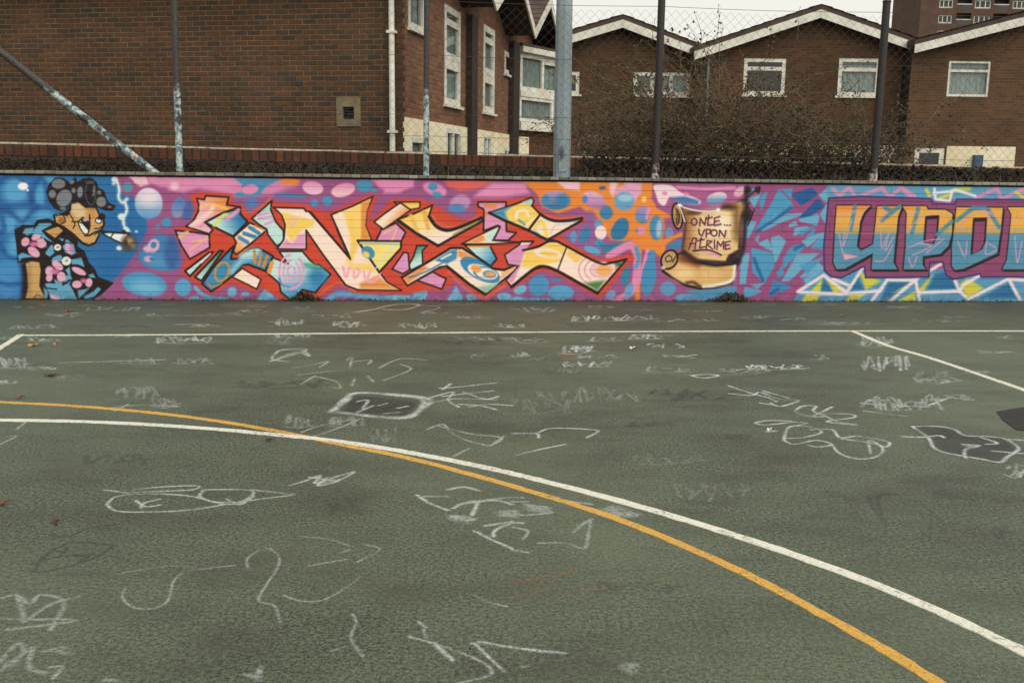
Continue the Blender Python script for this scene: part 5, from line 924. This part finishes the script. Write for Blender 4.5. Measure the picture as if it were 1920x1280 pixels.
for i in range(3):
    a_, c_ = valleys[i], valleys[i + 1]; xm = (a_ + c_) / 2
    gable_roof(sf, a_ + .003, xm, c_ - .003, GZ - .02, GZ + RISE, GZ - .02, -.62, 7.0)
    bargeboard(sf, [(a_ + .002, GZ + .10), (xm - .002, GZ + RISE + .11), ], -.655, -.622, .2); bargeboard(sf, [(xm + .002, GZ + RISE + .11), (c_ - .002, GZ + .10)], -.655, -.622, .2)
    MB().add([(a_ + .01, -.615, GZ - .03), (xm, -.615, GZ + RISE - .01), (c_ - .01, -.615, GZ - .03), (a_ + .01, 0.05, GZ - .03), (xm, .05, GZ + RISE - .01), (c_ - .01, .05, GZ - .03)], [(0, 1, 4, 3), (1, 2, 5, 4)]).build('soffit', MAT_DARKWOOD, sf)
MB().box(fb, fb + GW, .04, .3, 1.5, GZ).build('end_gable_wall', MAT_SIDE, sf)
MB().prism([(fb + .02, GZ), (fb + GW - .02, GZ), (fb + GW / 2, GZ + RISE - .02)], .04, .3).build('end_gable', MAT_SIDE, sf)
# body behind: back wall and far side keep the light out
MB().box(0, .25, 9.0, 9.25, 0, HV).box(.25, HL - .3, 9.0, 9.25, 0, HV).box(0, .25, .3, 9.0, 0, HV).build('back_wall', MAT_HMORT, lh)

# ---------------------------------------------------------------- glazed bay at the end of the passage
BO = SIDE.p(SL + .02, 0, 0); ba = R(33); BAY = Frame(Vector((BO.x, BO.y, 0)), (math.sin(ba), math.cos(ba)))
bay = thing('glazed_bay', 'white framed glazed stair bay at the far end of the passage', 'bay window', BAY.mat())
BW_ = BAY.u(1047, 150); bz = lambda py, px=1000: BAY.v(px, py)
print('bay width', BW_, bz(94), bz(245))
zt_, zb_ = bz(103), bz(234)
window(bay, .04, BW_, bz(173), zt_, bars_x=(.58,), bars_z=(), fw=.1, curtain='net', sill=False, name='upper_window')
MB().box(.04 + BW_ * .6, BW_ - .1, -.02, .05, bz(118), bz(112)).build('transom', MAT_WHITE, bay)
window(bay, .04, BW_ * .86, bz(229), bz(184), fw=.07, curtain='net', sill=False, name='lower_window')
MB().box(.04, BW_, -.03, .1, bz(183.5), bz(173.3)).box(BW_ * .862, BW_, -.03, .1, bz(231), bz(183.7)).build('spandrel', MAT_WHITE, bay)
MB().box(.0, BW_ + .05, -.08, .1, bz(246), bz(230)).build('sill_band', MAT_WHITE, bay)
MB().box(-.05, BW_ + .4, -.14, 2.5, zt_ + .003, zt_ + .13).build('fascia', MAT_WHITE, bay)
MB().box(-.05, BW_ + .4, -.12, 2.5, zt_ + .132, zt_ + .2).build('flat_roof', MAT_TILE, bay)
MB().box(.0, BW_, .22, 2.4, 0, zt_).build('core', MAT_DARKROOM, bay)
MB().box(.1, BW_ + 1.2, .1, .21, 0, bz(247)).build('base_wall', MAT_FARSIDE, bay)
MB().box(.04, .45, -.02, .1, 0, bz(258)).build('cream_base', MAT_CREAM, bay)

# ---------------------------------------------------------------- terrace with low white gables
def gabled_house(label, Yd, xl, xr, apex, vl, vr, wins, cream=None, mat=None, group='gabled terrace houses', sides=True, lean=False):
    """front parallel to the court; pixel corners give its outline"""
    fr = Frame((0, Yd, 0), (1, 0)); fo = .35
    ul, ur = fr.u(xl, 200), fr.u(xr, 200); ua, za = fr.uv(*apex, fo); u0, z0 = fr.uv(*vl, fo); u1, z1 = fr.uv(*vr, fo)
    h = thing('gabled_house', label, 'house', Matrix.Translation((0, Yd, 0)), group); bb = .215
    top = lambda x: (z0 + (za - z0) * (x - u0) / (ua - u0) if x < ua else za + (z1 - za) * (x - ua) / (u1 - ua)) - .1
    holes = []
    for w in wins:
        a, zt0 = fr.uv(w['r'][0], w['r'][1]); b2, _ = fr.uv(w['r'][2], w['r'][1]); _, zb0 = fr.uv(w['r'][0], w['r'][3]); holes.append((a, b2, zb0, zt0))
    xs = sorted(set([ul, ur] + ([ua] if ul < ua < ur else []))); me = wall_grid(xs, top, holes, .3); link('wall', me, mat or MAT_FARBRICK, h)
    for w, ho in zip(wins, holes): window(h, *ho, bars_x=w.get('bx', ()), bars_z=w.get('bz', ()), fw=w.get('fw', .1), curtain=w.get('c', 'net'), sill=w.get('sill', True), y=.03)
    D_ = 8.
    gable_roof(h, u0 + .01, ua, u1 - .01, z0 + .0, za + .0, z1 + .0, -fo + .04, D_)
    bargeboard(h, [(u0 + .002, z0), (ua - .003, za)], -fo, -fo + .038, bb); bargeboard(h, [(ua + .003, za), (u1 - .002, z1)], -fo, -fo + .038, bb)
    MB().add([(u0, -fo + .04, z0 - .03), (ua, -fo + .04, za - .03), (u1, -fo + .04, z1 - .03), (u0, .05, z0 - .03), (ua, .05, za - .03), (u1, .05, z1 - .03)], [(0, 1, 4, 3), (1, 2, 5, 4)]).build('soffit', MAT_DARKWOOD, h)
    MB().box(ul, ul + .25, .31, D_, 0, min(top(ul), top(ur)) - .1).box(ur - .25, ur, .31, D_, 0, min(top(ul), top(ur)) - .1).box(ul + .25, ur - .25, D_ - .25, D_, 0, min(top(ul), top(ur)) - .1).build('side_wall', MAT_FARSIDE, h)
    if cream:
        for (xa, xb, yt) in cream:
            a, zt0 = fr.uv(xa, yt, .03); b2, _ = fr.uv(xb, yt, .03); MB().box(a, b2, -.03, .0, 0, zt0).build('plinth', MAT_CREAM, h)
    return h, fr
hA, frA = gabled_house('brown brick gabled house behind the brambles with one wide low window', 28.8, 1040, 1314, (1168, 37), (1030, 78), (1312, 92), [dict(r=(1188, 135, 1296, 179), bx=(.33, .66), c='grey'), dict(r=(1050, 134, 1087, 177), bx=(.5,), c=None)])
hB, frB = gabled_house('brown brick gabled house with two matching white upper windows', 28.0, 1311, 1700, (1540, 18), (1302, 97), (1732, 86), [dict(r=(1396, 109, 1475, 178), bz=(.72,), c=None), dict(r=(1574, 109, 1652, 180), bz=(.7,), c='net')], cream=[(1342, 1505, 268), (1505, 1698, 271)])
hC, frC = gabled_house('lighter brown brick gabled house standing forward, single thin framed window', 27.4, 1703, 2080, (1960, 22), (1716, 84), (2150, 88), [dict(r=(1780, 114, 1859, 181), bz=(.72,), fw=.06, c='net', sill=False), dict(r=(1716, 277, 1772, 318), fw=.13, c=None, sill=False)], cream=[(1776, 1905, 274)], mat=MAT_FARBRICK2)
# return wall as a dark sheet, its shading put into the colour; downpipes
ur_, _ = frC.uv(1703, 200); MB().box(ur_ - .012, ur_ - .002, .0, .6, 0, frC.v(1703, 92)).build('shaded_return', MAT_DARKWOOD, hC)
px_, _ = frB.uv(1322, 250, .1); MB().tube([(px_, -.1, .2), (px_, -.1, frB.v(1322, 112, .1)), (px_ - .25, -.2, frB.v(1314, 98, .1))], .045, 8).build('downpipe', worn('grey_pipe', srgb(120, 124, 120), srgb(90, 92, 90), 8), hB)
bl, bzv = frC.uv(1832, 298, .05); MB().box(bl - .12, bl + .1, -.2, -.04, bzv - .3, bzv + .1).build('blue_meter_box', worn('blue_plastic', srgb(70, 96, 120), srgb(56, 78, 100), 8), hC)
# lit globe lamps seen through two windows
MAT_GLOBE = worn('paper_globe', srgb(236, 214, 150), srgb(226, 200, 130), 6, .8)
for px in (1076, 1276):
    p = frA.p(*frA.uv(px, 150, -.25), -.25); bm = bmesh.new(); bmesh.ops.create_icosphere(bm, subdivisions=2, radius=.16); me = bpy.data.meshes.new('globe_shade'); bm.to_mesh(me); bm.free()
    g_ = thing('pendant_lamp', 'round cream paper pendant shade behind the %s window of the wide windowed house' % ('narrow' if px < 1100 else 'wide'), 'lamp', Matrix.Translation(p)); link('shade', me, MAT_GLOBE, g_); MB().tube([(0, 0, .15), (0, 0, .75)], .012, 6).build('cord', MAT_BLACK, g_)
# lean-to in front of the first house
l0, lz0 = frA.uv(1046, 253, 1.6); l1, _ = frA.uv(1235, 253, 1.6); _, lz1 = frA.uv(1100, 275, 1.6)
ln = thing('lean_to_shed', 'low lean-to with a brown tiled roof against the wide windowed house', 'shed', Matrix.Translation((0, 28.8, 0)))
MB().add([(l0, -1.9, lz1), (l1, -1.9, lz1), (l1, -.36, lz0 + .12), (l0, -.36, lz0 + .12), (l0, -1.9, lz1 - .08), (l1, -1.9, lz1 - .08), (l1, -.36, lz0 + .04), (l0, -.36, lz0 + .04)], [(0, 1, 2, 3), (7, 6, 5, 4), (0, 4, 5, 1), (1, 5, 6, 2), (3, 7, 4, 0)]).build('roof', worn('lean_to_tile', srgb(112, 86, 66), srgb(88, 70, 56), 4), ln)
ga, gz = frA.uv(1066, 279, 1.65); gb_, gz2 = frA.uv(1098, 292, 1.65)
MB().box(l0 + .1, l1 - .1, -1.7, -1.6, 0, lz1 - .09).build('wall', MAT_FARBRICK, ln); window(ln, ga, gb_, gz2, gz, bars_x=(.33, .66), fw=.07, curtain='net', y=-1.76, sill=False)

# ---------------------------------------------------------------- distant tower block
TY = 190.; tw = Frame((0, TY, 0), (1, 0)); tl_, _ = tw.uv(1724, 40); SC = 9.85
tower = thing('tower_block', 'distant brown brick tower block rising behind the terrace', 'tower block', Matrix.Translation((tl_, TY, 0)))
TWD = 34.; TH = 52.
MAT_TBRICK = worn('tower_brick', srgb(98, 76, 64), srgb(82, 65, 56), .6, .9, .1, .2); MAT_TDARK = worn('tower_recess', srgb(70, 66, 64), srgb(52, 50, 50), .5, .6); MAT_TWHITE = worn('tower_white', srgb(206, 204, 194), srgb(170, 168, 160), .6)
wins_x = [(3.4, 6.0, 'w'), (6.7, 9.4, 'b'), (9.9, 12.9, 'w'), (13.4, 16.2, 'b'), (16.8, 19.4, 'w'), (20.0, 22.6, 'b'), (23.2, 25.8, 'w'), (26.4, 29., 'b')]
z = tw.v(1750, 36) ; zrows = [z + k * 2.7 for k in range(-9, 11)]
thl = [(a, b, q - (.75 if k == 'w' else .95), q + (.75 if k == 'w' else 1.1)) for q in zrows for a, b, k in wins_x if 1 < q - 1 and q + 1.2 < TH]
me = wall_grid([0, TWD], lambda x: TH, thl, .8); link('wall', me, MAT_TBRICK, tower)
MB().box(.5, TWD - .5, 1.6, 13, 0, TH - .3).build('core', MAT_TDARK, tower); MB().box(0, .4, .81, 14, 0, TH).build('end_wall', MAT_TBRICK, tower); MB().box(.4, TWD, .81, 14, TH - .5, TH).build('roof', MAT_TDARK, tower)
for q in zrows:
    for a, b, k in wins_x:
        if not (1 < q - 1 and q + 1.2 < TH) or q < 20: continue
        if k == 'w':
            w = MB().box(a, b, .2, .3, q + .55, q + .75).box(a, b, .2, .3, q - .75, q - .5).box(a, a + .22, .2, .3, q - .5, q + .55).box(b - .22, b, .2, .3, q - .5, q + .55)
            for g_ in (.33, .66): w.box(a + (b - a) * g_ - .1, a + (b - a) * g_ + .1, .2, .3, q - .5, q + .55)
            w = w.build('window', MAT_TWHITE, tower); MB().box(a + .1, b - .1, .32, .34, q - .6, q + .6).build('pane', MAT_GLASS, w)
        else:
            w = MB().box(a, b, .05, .14, q - .95, q - .12).build('balcony', MAT_TDARK, tower); MB().box(a, b, .0, .18, q - .115, q + .06).build('rail', MAT_TWHITE, w)

# ---------------------------------------------------------------- chain link fence on the wall
fence = thing('chain_link_fence', 'tall chain link fence on dark leaning posts standing along the mural wall', 'fence', FENCE.mat())
def post_mat(name, base, hi, paint, z_paint, cols):
    t = NT(name); P = t.pos(); sep = t.n('SeparateXYZ'); t.l(P, sep.inputs[0]); n = t.noise(P, 9, 4, .6); n2 = t.noise(P, 34, 2); n3 = t.noise(P, 5, 3)
    m_ = t.math('MULTIPLY', t.ramp(t.math('ADD', t.math('SUBTRACT', sep.outputs[2], z_paint), t.math('MULTIPLY', n3, .5)), (.2, 1.), (.34, 0.)), t.ramp(n, (.42, 0.), (.5, 1.)))
    c = t.mix(t.ramp(n2, (.35, 0.), (.65, 1.)), base, hi); pc = t.ramp(t.noise(P, 12, 2), *[(.3 + .4 * i / max(1, len(cols) - 1), cc) for i, cc in enumerate(cols)])
    c = t.mix(m_, c, pc); t.bump(n, .4, .003); return t.done(c, .6, .4)
TEAL = [srgb(58, 70, 78), srgb(84, 106, 116), srgb(130, 156, 160), srgb(190, 196, 186), srgb(96, 128, 138), srgb(150, 112, 104)]
MAT_POST = post_mat('post_paint', srgb(50, 47, 45), srgb(70, 66, 62), 1, W_TOP + 1.0, TEAL); MAT_POST2 = post_mat('post_paint_plain', srgb(38, 34, 31), srgb(52, 46, 42), 1, W_TOP + .12, [srgb(170, 140, 140), srgb(210, 196, 190), srgb(120, 76, 110)])
MAT_WIRE = worn('galvanised_wire', srgb(62, 62, 60), srgb(46, 46, 45), 20, .6, .1, .4)
def angle_post(pt, pb, w, mat):
    """steel post between two points of the fence plane, set in the coping"""
    (u0, v0), (u1, v1) = FENCE.uv(*pt), FENCE.uv(*pb); r = w / 2
    k = (v1 - (BANK - .35)) / (v0 - v1); ub, vb_ = u1 - (u0 - u1) * k, BANK - .35
    o = MB().tube([(ub, 0, vb_), (u1, 0, v1), (u0, 0, v0)], [r, r, r * .95], 10).build('post', mat, fence); MB().tube([(u0, 0, v0 - .001), (u0, 0, v0 + .02)], [r * 1.15, r * .9], 10).build('cap', mat, o); return o
angle_post((325, -40), (337, 322), .082, MAT_POST); angle_post((800, -40), (799, 330), .072, MAT_POST); angle_post((1242, -30), (1228, 338), .094, MAT_POST2); angle_post((1663, 4), (1637, 335), .10, MAT_POST2)
angle_post((-135, -40), (-125, 316), .08, MAT_POST); angle_post((2090, 0), (2060, 340), .1, MAT_POST2)
(u0, v0), (u1, v1) = FENCE.uv(-120, 0, .02), FENCE.uv(292, 323, .02)
MB().tube([(u0, -.09, v0), (u1, -.09, v1), (u1 + (u1 - u0) * .06, -.09, v1 + (v1 - v0) * .06)], .043, 10).build('brace', MAT_POST, fence)
TOPW = .5 * (FENCE.v(1150, 14) + FENCE.v(1500, 17)); BOTW = BANK + .10
def mesh_strands(ua, ub, dz=.0):
    """woven diamond wire: every strand a zig-zag"""
    p = .056; h = .056; n = int((ub - ua) / p); rows = int((TOPW - BOTW) / h); w = MB(); r = .0016
    V, Fq = [], []
    for s in range(n + 1):
        base = len(V); x0 = ua + s * p
        for j in range(rows + 1):
            sag = .02 * math.sin(x0 * 2.1 + j * .35) ; x = x0 + (p * .5 if (j + s) % 2 else -p * .5); z = BOTW + j * h - .02 * math.sin(math.pi * (x0 - ua) / (ub - ua)) * j / rows; y = sag + (.003 if (j + s) % 2 else -.003)
            V += [(x - r, y - r, z), (x + r, y - r, z), (x, y + r * 1.3, z)]
        for j in range(rows):
            a = base + 3 * j
            for k in range(3): Fq.append((a + k, a + (k + 1) % 3, a + 3 + (k + 1) % 3, a + 3 + k))
    return w.add(V, Fq)
pu = [FENCE.u(x, 250) for x in (-127, 334, 799, 1231, 1643, 2066)]
for a_, b_ in zip(pu[:-1], pu[1:]): tag(mesh_strands(a_ + .04, b_ - .04).build('wire_mesh', MAT_WIRE, fence), kind='stuff')
for zz in (TOPW + .003, FENCE.v(1000, 108), FENCE.v(900, 216), FENCE.v(860, 256), FENCE.v(950, 286)):
    for a_, b_ in zip(pu[:-1], pu[1:]):
        MB().tube([(a_ + (b_ - a_) * k / 8, -.012, zz - .018 * math.sin(math.pi * k / 8)) for k in range(9)], .0028, 5).build('tension_wire', MAT_WIRE, fence)

# ---------------------------------------------------------------- grey lamp column behind the wall
LP = Frame(WALL.p(0, 0, -.52), WALL.d); (u1, v1) = LP.uv(1053, 338); (u0, v0) = LP.uv(1058.5, 0)
t = NT('galvanised_column'); P = t.pos(); n = t.noise(P, 60, 3); n2 = t.noise(P, 3, 3, stretch=(1, 1, .3)); c = t.mix(t.ramp(n, (.3, 0.), (.7, 1.)), srgb(118, 130, 136), srgb(152, 164, 170)); c = t.mix(t.math('MULTIPLY', t.ramp(n2, (.5, 0.), (.7, 1.)), .4), c, srgb(104, 112, 112))
sc = LP.p(*LP.uv(1052, 288)); dv = t.n('VectorMath', operation='SUBTRACT'); t.l(P, dv.inputs[0]); dv.inputs[1].default_value = sc; ml = t.n('VectorMath', operation='MULTIPLY'); t.l(dv.outputs[0], ml.inputs[0]); ml.inputs[1].default_value = (16, 3, 5.5); ln_ = t.n('VectorMath', operation='LENGTH'); t.l(ml.outputs[0], ln_.inputs[0])
c = t.mix(t.math('MULTIPLY', t.ramp(t.math('ADD', ln_.outputs['Value'], t.math('MULTIPLY', n, .5)), (.7, 1.), (1.0, 0.)), .85), c, srgb(40, 42, 50)); t.bump(n, .2, .002); MAT_COLUMN = t.done(c, .55, .5)
colm = thing('lamp_column', 'thick grey galvanised lighting column rising behind the mural wall', 'lamp post', LP.mat())
H_ = 7.5; slope = (u0 - u1) / (v0 - v1); cu = lambda z: u1 + slope * (z - v1)
MB().tube([(cu(z), 0, z) for z in (BANK - .4, BANK + .9, 3.8, H_)], [.108, .108, .098, .075], 8, smooth=False).build('shaft', MAT_COLUMN, colm)
MB().box(cu(BANK + .35) - .05, cu(BANK + .35) + .05, -.112, -.098, BANK + .12, BANK + .5).build('access_door', MAT_COLUMN, colm)
MB().tube([(cu(H_), 0, H_ - .02), (cu(H_), -.5, H_ + .25), (cu(H_), -1.1, H_ + .3)], .05, 8).build('outreach_arm', MAT_COLUMN, colm); MB().box(cu(H_) - .2, cu(H_) + .2, -1.6, -1.05, H_ + .2, H_ + .38).build('floodlight', MAT_COLUMN, colm)

# ---------------------------------------------------------------- brambles, ivy, weeds, leaves
def leaf_mat(name, cols, rough=.6):
    t = NT(name); isl = t.n('NewGeometry').outputs['Random Per Island']; k = len(cols)
    c = t.ramp(isl, *[((i + .5) / k, cc) for i, cc in enumerate(cols)]); return t.done(c, rough, .3)
MAT_BRAMBLE = leaf_mat('bramble_leaf', [srgb(58, 58, 38), srgb(74, 68, 46), srgb(88, 68, 46), srgb(48, 44, 32), srgb(82, 84, 60), srgb(96, 78, 56)])
MAT_IVY = leaf_mat('ivy_leaf', [srgb(34, 31, 21), srgb(44, 40, 27), srgb(50, 45, 32), srgb(30, 26, 19), srgb(70, 60, 44)])
MAT_STEM = worn('bramble_stem', srgb(124, 104, 78), srgb(74, 58, 44), 20, .8)
MAT_DRY = leaf_mat('dry_grass', [srgb(70, 60, 42), srgb(54, 47, 33), srgb(92, 80, 58), srgb(42, 37, 27)])
def leaf(mb, p, s, rr):
    a = rr.uniform(0, 6.28); b = rr.uniform(-1.1, 1.1); d = Vector((math.cos(a) * math.cos(b), math.sin(a) * math.cos(b), math.sin(b)))
    q = d.cross(Vector((rr.uniform(-1, 1), rr.uniform(-1, 1), rr.uniform(-.4, 1)))).normalized(); w = q * s * .36; p = Vector(p); n = d.cross(q) * s * .12
    mb.add([p, p + d * s * .45 + w + n, p + d * s, p + d * s * .45 - w + n], [(0, 1, 2), (0, 2, 3)])
def shrub(label, base, rx, ry, h, stems, leaves, seed, ls=(.022, .05), lean=0., group='brambles on the bank'):
    rr = random.Random(seed); root = thing('bramble_bush', label, 'bush', Matrix.Translation(base), group); sm, lf = MB(), MB(); pts = []
    for s in range(stems):
        a = rr.uniform(0, 6.28); p = Vector((rr.uniform(-.7, .7) * rx, rr.uniform(-.5, .5) * ry, 0)); d = Vector((math.cos(a) * .5 + lean, math.sin(a) * .25, rr.uniform(.7, 1.4))).normalized(); L = h * rr.uniform(.55, 1.25); n = 9; ln = [p.copy()]
        for i in range(n):
            d = (d + Vector((rr.uniform(-.22, .22), rr.uniform(-.15, .15), -.085 * i * .5 + rr.uniform(-.1, .1)))).normalized(); p = p + d * L / n; ln.append(p.copy())
            if i > 0: pts.append(p.copy())
            if i > 1 and rr.random() < .6:
                e = (d + Vector((rr.uniform(-.9, .9), rr.uniform(-.5, .5), rr.uniform(-.4, .7)))).normalized(); q = [p.copy()]
                for k in range(4): q.append(q[-1] + e * L * .055); e = (e + Vector((rr.uniform(-.3, .3), rr.uniform(-.3, .3), rr.uniform(-.3, .2)))).normalized(); pts.append(q[-1].copy())
                sm.tube(q, [.005, .0045, .004, .003, .002], 3, False)
        sm.tube(ln, [.0095 * (1 - i / (n + 3)) for i in range(n + 1)], 4, False)
    for i in range(leaves):
        q = rr.choice(pts); leaf(lf, (q.x + rr.gauss(0, .024), q.y + rr.gauss(0, .03), q.z + rr.gauss(0, .022)), rr.uniform(*ls), rr)
    sm.build('stems', MAT_STEM, root); tag(lf.build('foliage', MAT_BRAMBLE, root), kind='stuff'); return root
BUSH = Frame(LOW.p(0, 0, -.55), WALL.d)
specs = [(1110, .6, 1.0, 50, 2200, 'low bramble beside the grey lamp column'), (1185, .65, 1.5, 70, 4000, 'bramble below the wide low window'), (1262, .7, 1.8, 80, 5000, 'tall tangled bramble between the two gabled houses, by the grey downpipe'), (1345, .75, 2.0, 90, 5600, 'tallest bramble, its bare shoots reaching up to the eaves'), (1440, .8, 1.45, 90, 5200, 'broad bramble below the left of the two matching windows'), (1535, .75, 1.35, 80, 4200, 'bramble before the cream base wall below the gable peak'), (1612, .55, 1.4, 60, 3000, 'bramble against the dark fence post with purple paint'), (1860, .5, .5, 16, 350, 'thin bramble in front of the light brown house')]
for i, (px, rx, h, st, lv_, lab) in enumerate(specs):
    u_ = BUSH.u(px, 310); shrub(lab, BUSH.p(u_, low_h(u_) - .55, 0), rx, .45, h, st, lv_, 40 + i)
# a dead shoot or two standing up against the sky
for px, py, seed in ((1352, 56, 3), (1322, 120, 5), (1425, 130, 9)):
    rr = random.Random(seed); u_, v_ = BUSH.uv(px, py); b0 = BUSH.uv(px - 18, 300); root = thing('bare_shoot', {3: 'highest bare shoot showing against the sky over the roof valley', 5: 'bare shoot climbing beside the downpipe of the house with two windows', 9: 'bare shoot crossing the front of the left matching window'}[seed], 'shoot', BUSH.mat(), 'bare shoots')
    ln = [Vector((b0[0] + (u_ - b0[0]) * k / 10 + rr.uniform(-.04, .04), rr.uniform(-.05, .05), b0[1] + (v_ - b0[1]) * k / 10)) for k in range(11)]
    sm = MB().tube(ln, [.009 - .0006 * k for k in range(11)], 5)
    for k in range(4, 11):
        for _ in range(2):
            e = Vector((rr.uniform(-1, 1), rr.uniform(-.3, .3), rr.uniform(.1, .8))).normalized() * rr.uniform(.08, .3); m_ = ln[k] + e * .5 + Vector((0, 0, rr.uniform(-.03, .05))); sm.tube([ln[k], m_, ln[k] + e], [.004, .003, .0015], 3, False)
    sm.build('stem', MAT_STEM, root); lf = MB()
    for _ in range(22): q = rr.choice(ln[3:]); leaf(lf, (q.x + rr.gauss(0, .03), q.y + rr.gauss(0, .03), q.z + rr.gauss(0, .03)), rr.uniform(.02, .045), rr)
    tag(lf.build('foliage', MAT_BRAMBLE, root), kind='stuff')
# ivy and litter covering the bank and the face of the low wall
rr = random.Random(77); iv = MB(); ua_, ub_ = LOW.u(0, 310) - 1.5, LOW.u(1920, 310) + 1.5; umid = LOW.u(1085, 310)
for i in range(26000):
    u_ = rr.uniform(ua_, ub_); dense = u_ > umid
    if not dense and rr.random() < .6: continue
    top = (low_h(u_) - SH - .02) if not dense else (low_h(u_) + .03 + rr.gauss(.0, .06) if LOW.u(1090, 310) < u_ < LOW.u(1640, 310) else low_h(u_) - .035)
    z = BANK - .02 + (top - BANK + .02) * rr.random() ** (1.2 if dense else 2.2)
    leaf(iv, LOW.p(u_, z, .02 + abs(rr.gauss(0, .05)) + (.14 * rr.random() if dense else 0)), rr.uniform(.03, .06), rr)
for i in range(5000):
    u_ = rr.uniform(ua_, ub_); w = rr.uniform(.35, 1.3); leaf(iv, WALL.p(u_, BANK + rr.random() ** 2 * .07, -w), rr.uniform(.03, .06), rr)
tag(iv.build('ivy_and_leaf_litter', MAT_IVY), 'dark ivy and leaf litter spread over the bank behind the mural', 'ivy', kind='stuff')
gr = MB()
for i in range(2600):
    u_ = rr.uniform(ua_, ub_); p = WALL.p(u_, BANK, -rr.uniform(.4, 1.3)); d = Vector((rr.uniform(-.9, .9), rr.uniform(-.3, .3), rr.uniform(.3, 1))).normalized() * rr.uniform(.06, .2); w = Vector((.004, 0, 0)); e = p + d + Vector((d.x * .6, 0, -.03)); gr.add([p - w, p + w, p + d + w * .6, e, p + d - w * .6], [(0, 1, 2, 4), (4, 2, 3)])
tag(gr.build('dry_grass', MAT_DRY), 'dry grass blades on the bank behind the mural', 'grass', kind='stuff')
# weeds at the foot of the mural
MAT_WEED = leaf_mat('weed_leaf', [srgb(44, 48, 28), srgb(62, 58, 36), srgb(84, 64, 40), srgb(50, 40, 28)])
for px, wd, n, lab in ((573, .2, 260, 'dark weed tuft at the foot of the mural under the blue letter tip'), (1370, .26, 320, 'dark weed tuft at the foot of the mural below the painted scroll')):
    u_ = WALL.u(px, 563); root = thing('weed_tuft', lab, 'weed', WALL.mat(), 'weeds along the mural'); lf, stm = MB(), MB()
    for i in range(14): a = rr.uniform(-1, 1); stm.tube([(u_ + a * wd * .3, -.03, 0), (u_ + a * wd * .6, -.05, .05), (u_ + a * wd * .9, -.07 + rr.uniform(-.03, .03), rr.uniform(.05, .12))], [.004, .003, .001], 3, False)
    for i in range(n): g_ = rr.gauss(0, .5); leaf(lf, (u_ + g_ * wd, -.02 - abs(rr.gauss(0, .04)), max(.004, rr.random() * .11 * math.exp(-g_ * g_ * 1.5))), rr.uniform(.02, .045), rr)
    stm.build('stems', MAT_STEM, root); tag(lf.build('foliage', MAT_WEED, root), kind='stuff')
# grit and leaf crumbs gathered along the foot of the wall
gt = MB()
for i in range(1500): u_ = rr.uniform(U_L, U_R); leaf(gt, WALL.p(u_, .004 + rr.random() * .012, abs(rr.gauss(0, .035)) + .004), rr.uniform(.008, .028), rr)
tag(gt.build('wall_foot_litter', MAT_IVY), 'thin line of leaf crumbs along the foot of the mural wall', 'litter', kind='stuff')
# fallen leaves on the court
LC = {'orange': worn('orange_leaf', srgb(196, 140, 84), srgb(160, 104, 60), 30, .7), 'brown': worn('brown_leaf', srgb(84, 62, 46), srgb(62, 46, 36), 30, .7), 'rust': worn('rust_leaf', srgb(122, 78, 48), srgb(96, 58, 38), 30, .7), 'pale': worn('pale_scrap', srgb(216, 208, 190), srgb(190, 180, 160), 30, .7)}
def fallen(px, py, s, col, rot, label, grp=None):
    s *= .72
    p = ground(px, py); n = 9; v = [(0, 0, .016)]; o_ = [(math.cos(k / n * 6.283) * s * (1 if k % 2 else .72), math.sin(k / n * 6.283) * s * .55 * (1 if k % 2 else .8), .012 + .012 * math.sin(k * 1.9)) for k in range(n)]
    v += o_; v += [(x * .98, y * .98, z - .003) for x, y, z in o_] + [(0, 0, .0125)]; f = [(0, 1 + k, 1 + (k + 1) % n) for k in range(n)] + [(2 * n + 1, n + 1 + (k + 1) % n, n + 1 + k) for k in range(n)] + [(1 + k, n + 1 + k, n + 1 + (k + 1) % n, 1 + (k + 1) % n) for k in range(n)]
    root = thing('fallen_leaf', label, 'leaf', Matrix.Translation((p.x, p.y, .001)) @ Matrix.Rotation(rot, 4, 'Z'), grp); MB().add(v, f).build('blade', LC[col], root); MB().tube([(s * .7, 0, .014), (s * 1.5, .01, .008)], .0025, 5).build('stalk', LC['brown'], root)
fallen(62, 649, .07, 'orange', .2, 'pale orange fallen leaf on the court near the white line corner'); fallen(95, 705, .075, 'brown', -.1, 'dark brown fallen leaf on the court, curled flat'); fallen(127, 585, .06, 'rust', .3, 'rust red fallen leaf close to the foot of the painted figure'); fallen(103, 647, .03, 'orange', 1.2, 'tiny orange leaf scrap beside the pale orange leaf'); fallen(37, 747, .035, 'rust', .6, 'small rust leaf scrap against the yellow arc')
fallen(505, 827, .03, 'brown', .2, 'small dark leaf scrap below where the two arcs cross'); fallen(3, 946, .05, 'rust', .7, 'rust leaf lying inside the white arc'); fallen(105, 981, .03, 'brown', .4, 'small brown leaf scrap above the black scrawl'); fallen(1580, 593, .05, 'rust', .1, 'rust leaf on the court near the wall below the lettering'); fallen(1443, 808, .03, 'pale', .2, 'pale scrap between the chalk tags'); fallen(1186, 654, .045, 'pale', .1, 'pale scrap near the red chalk mark')
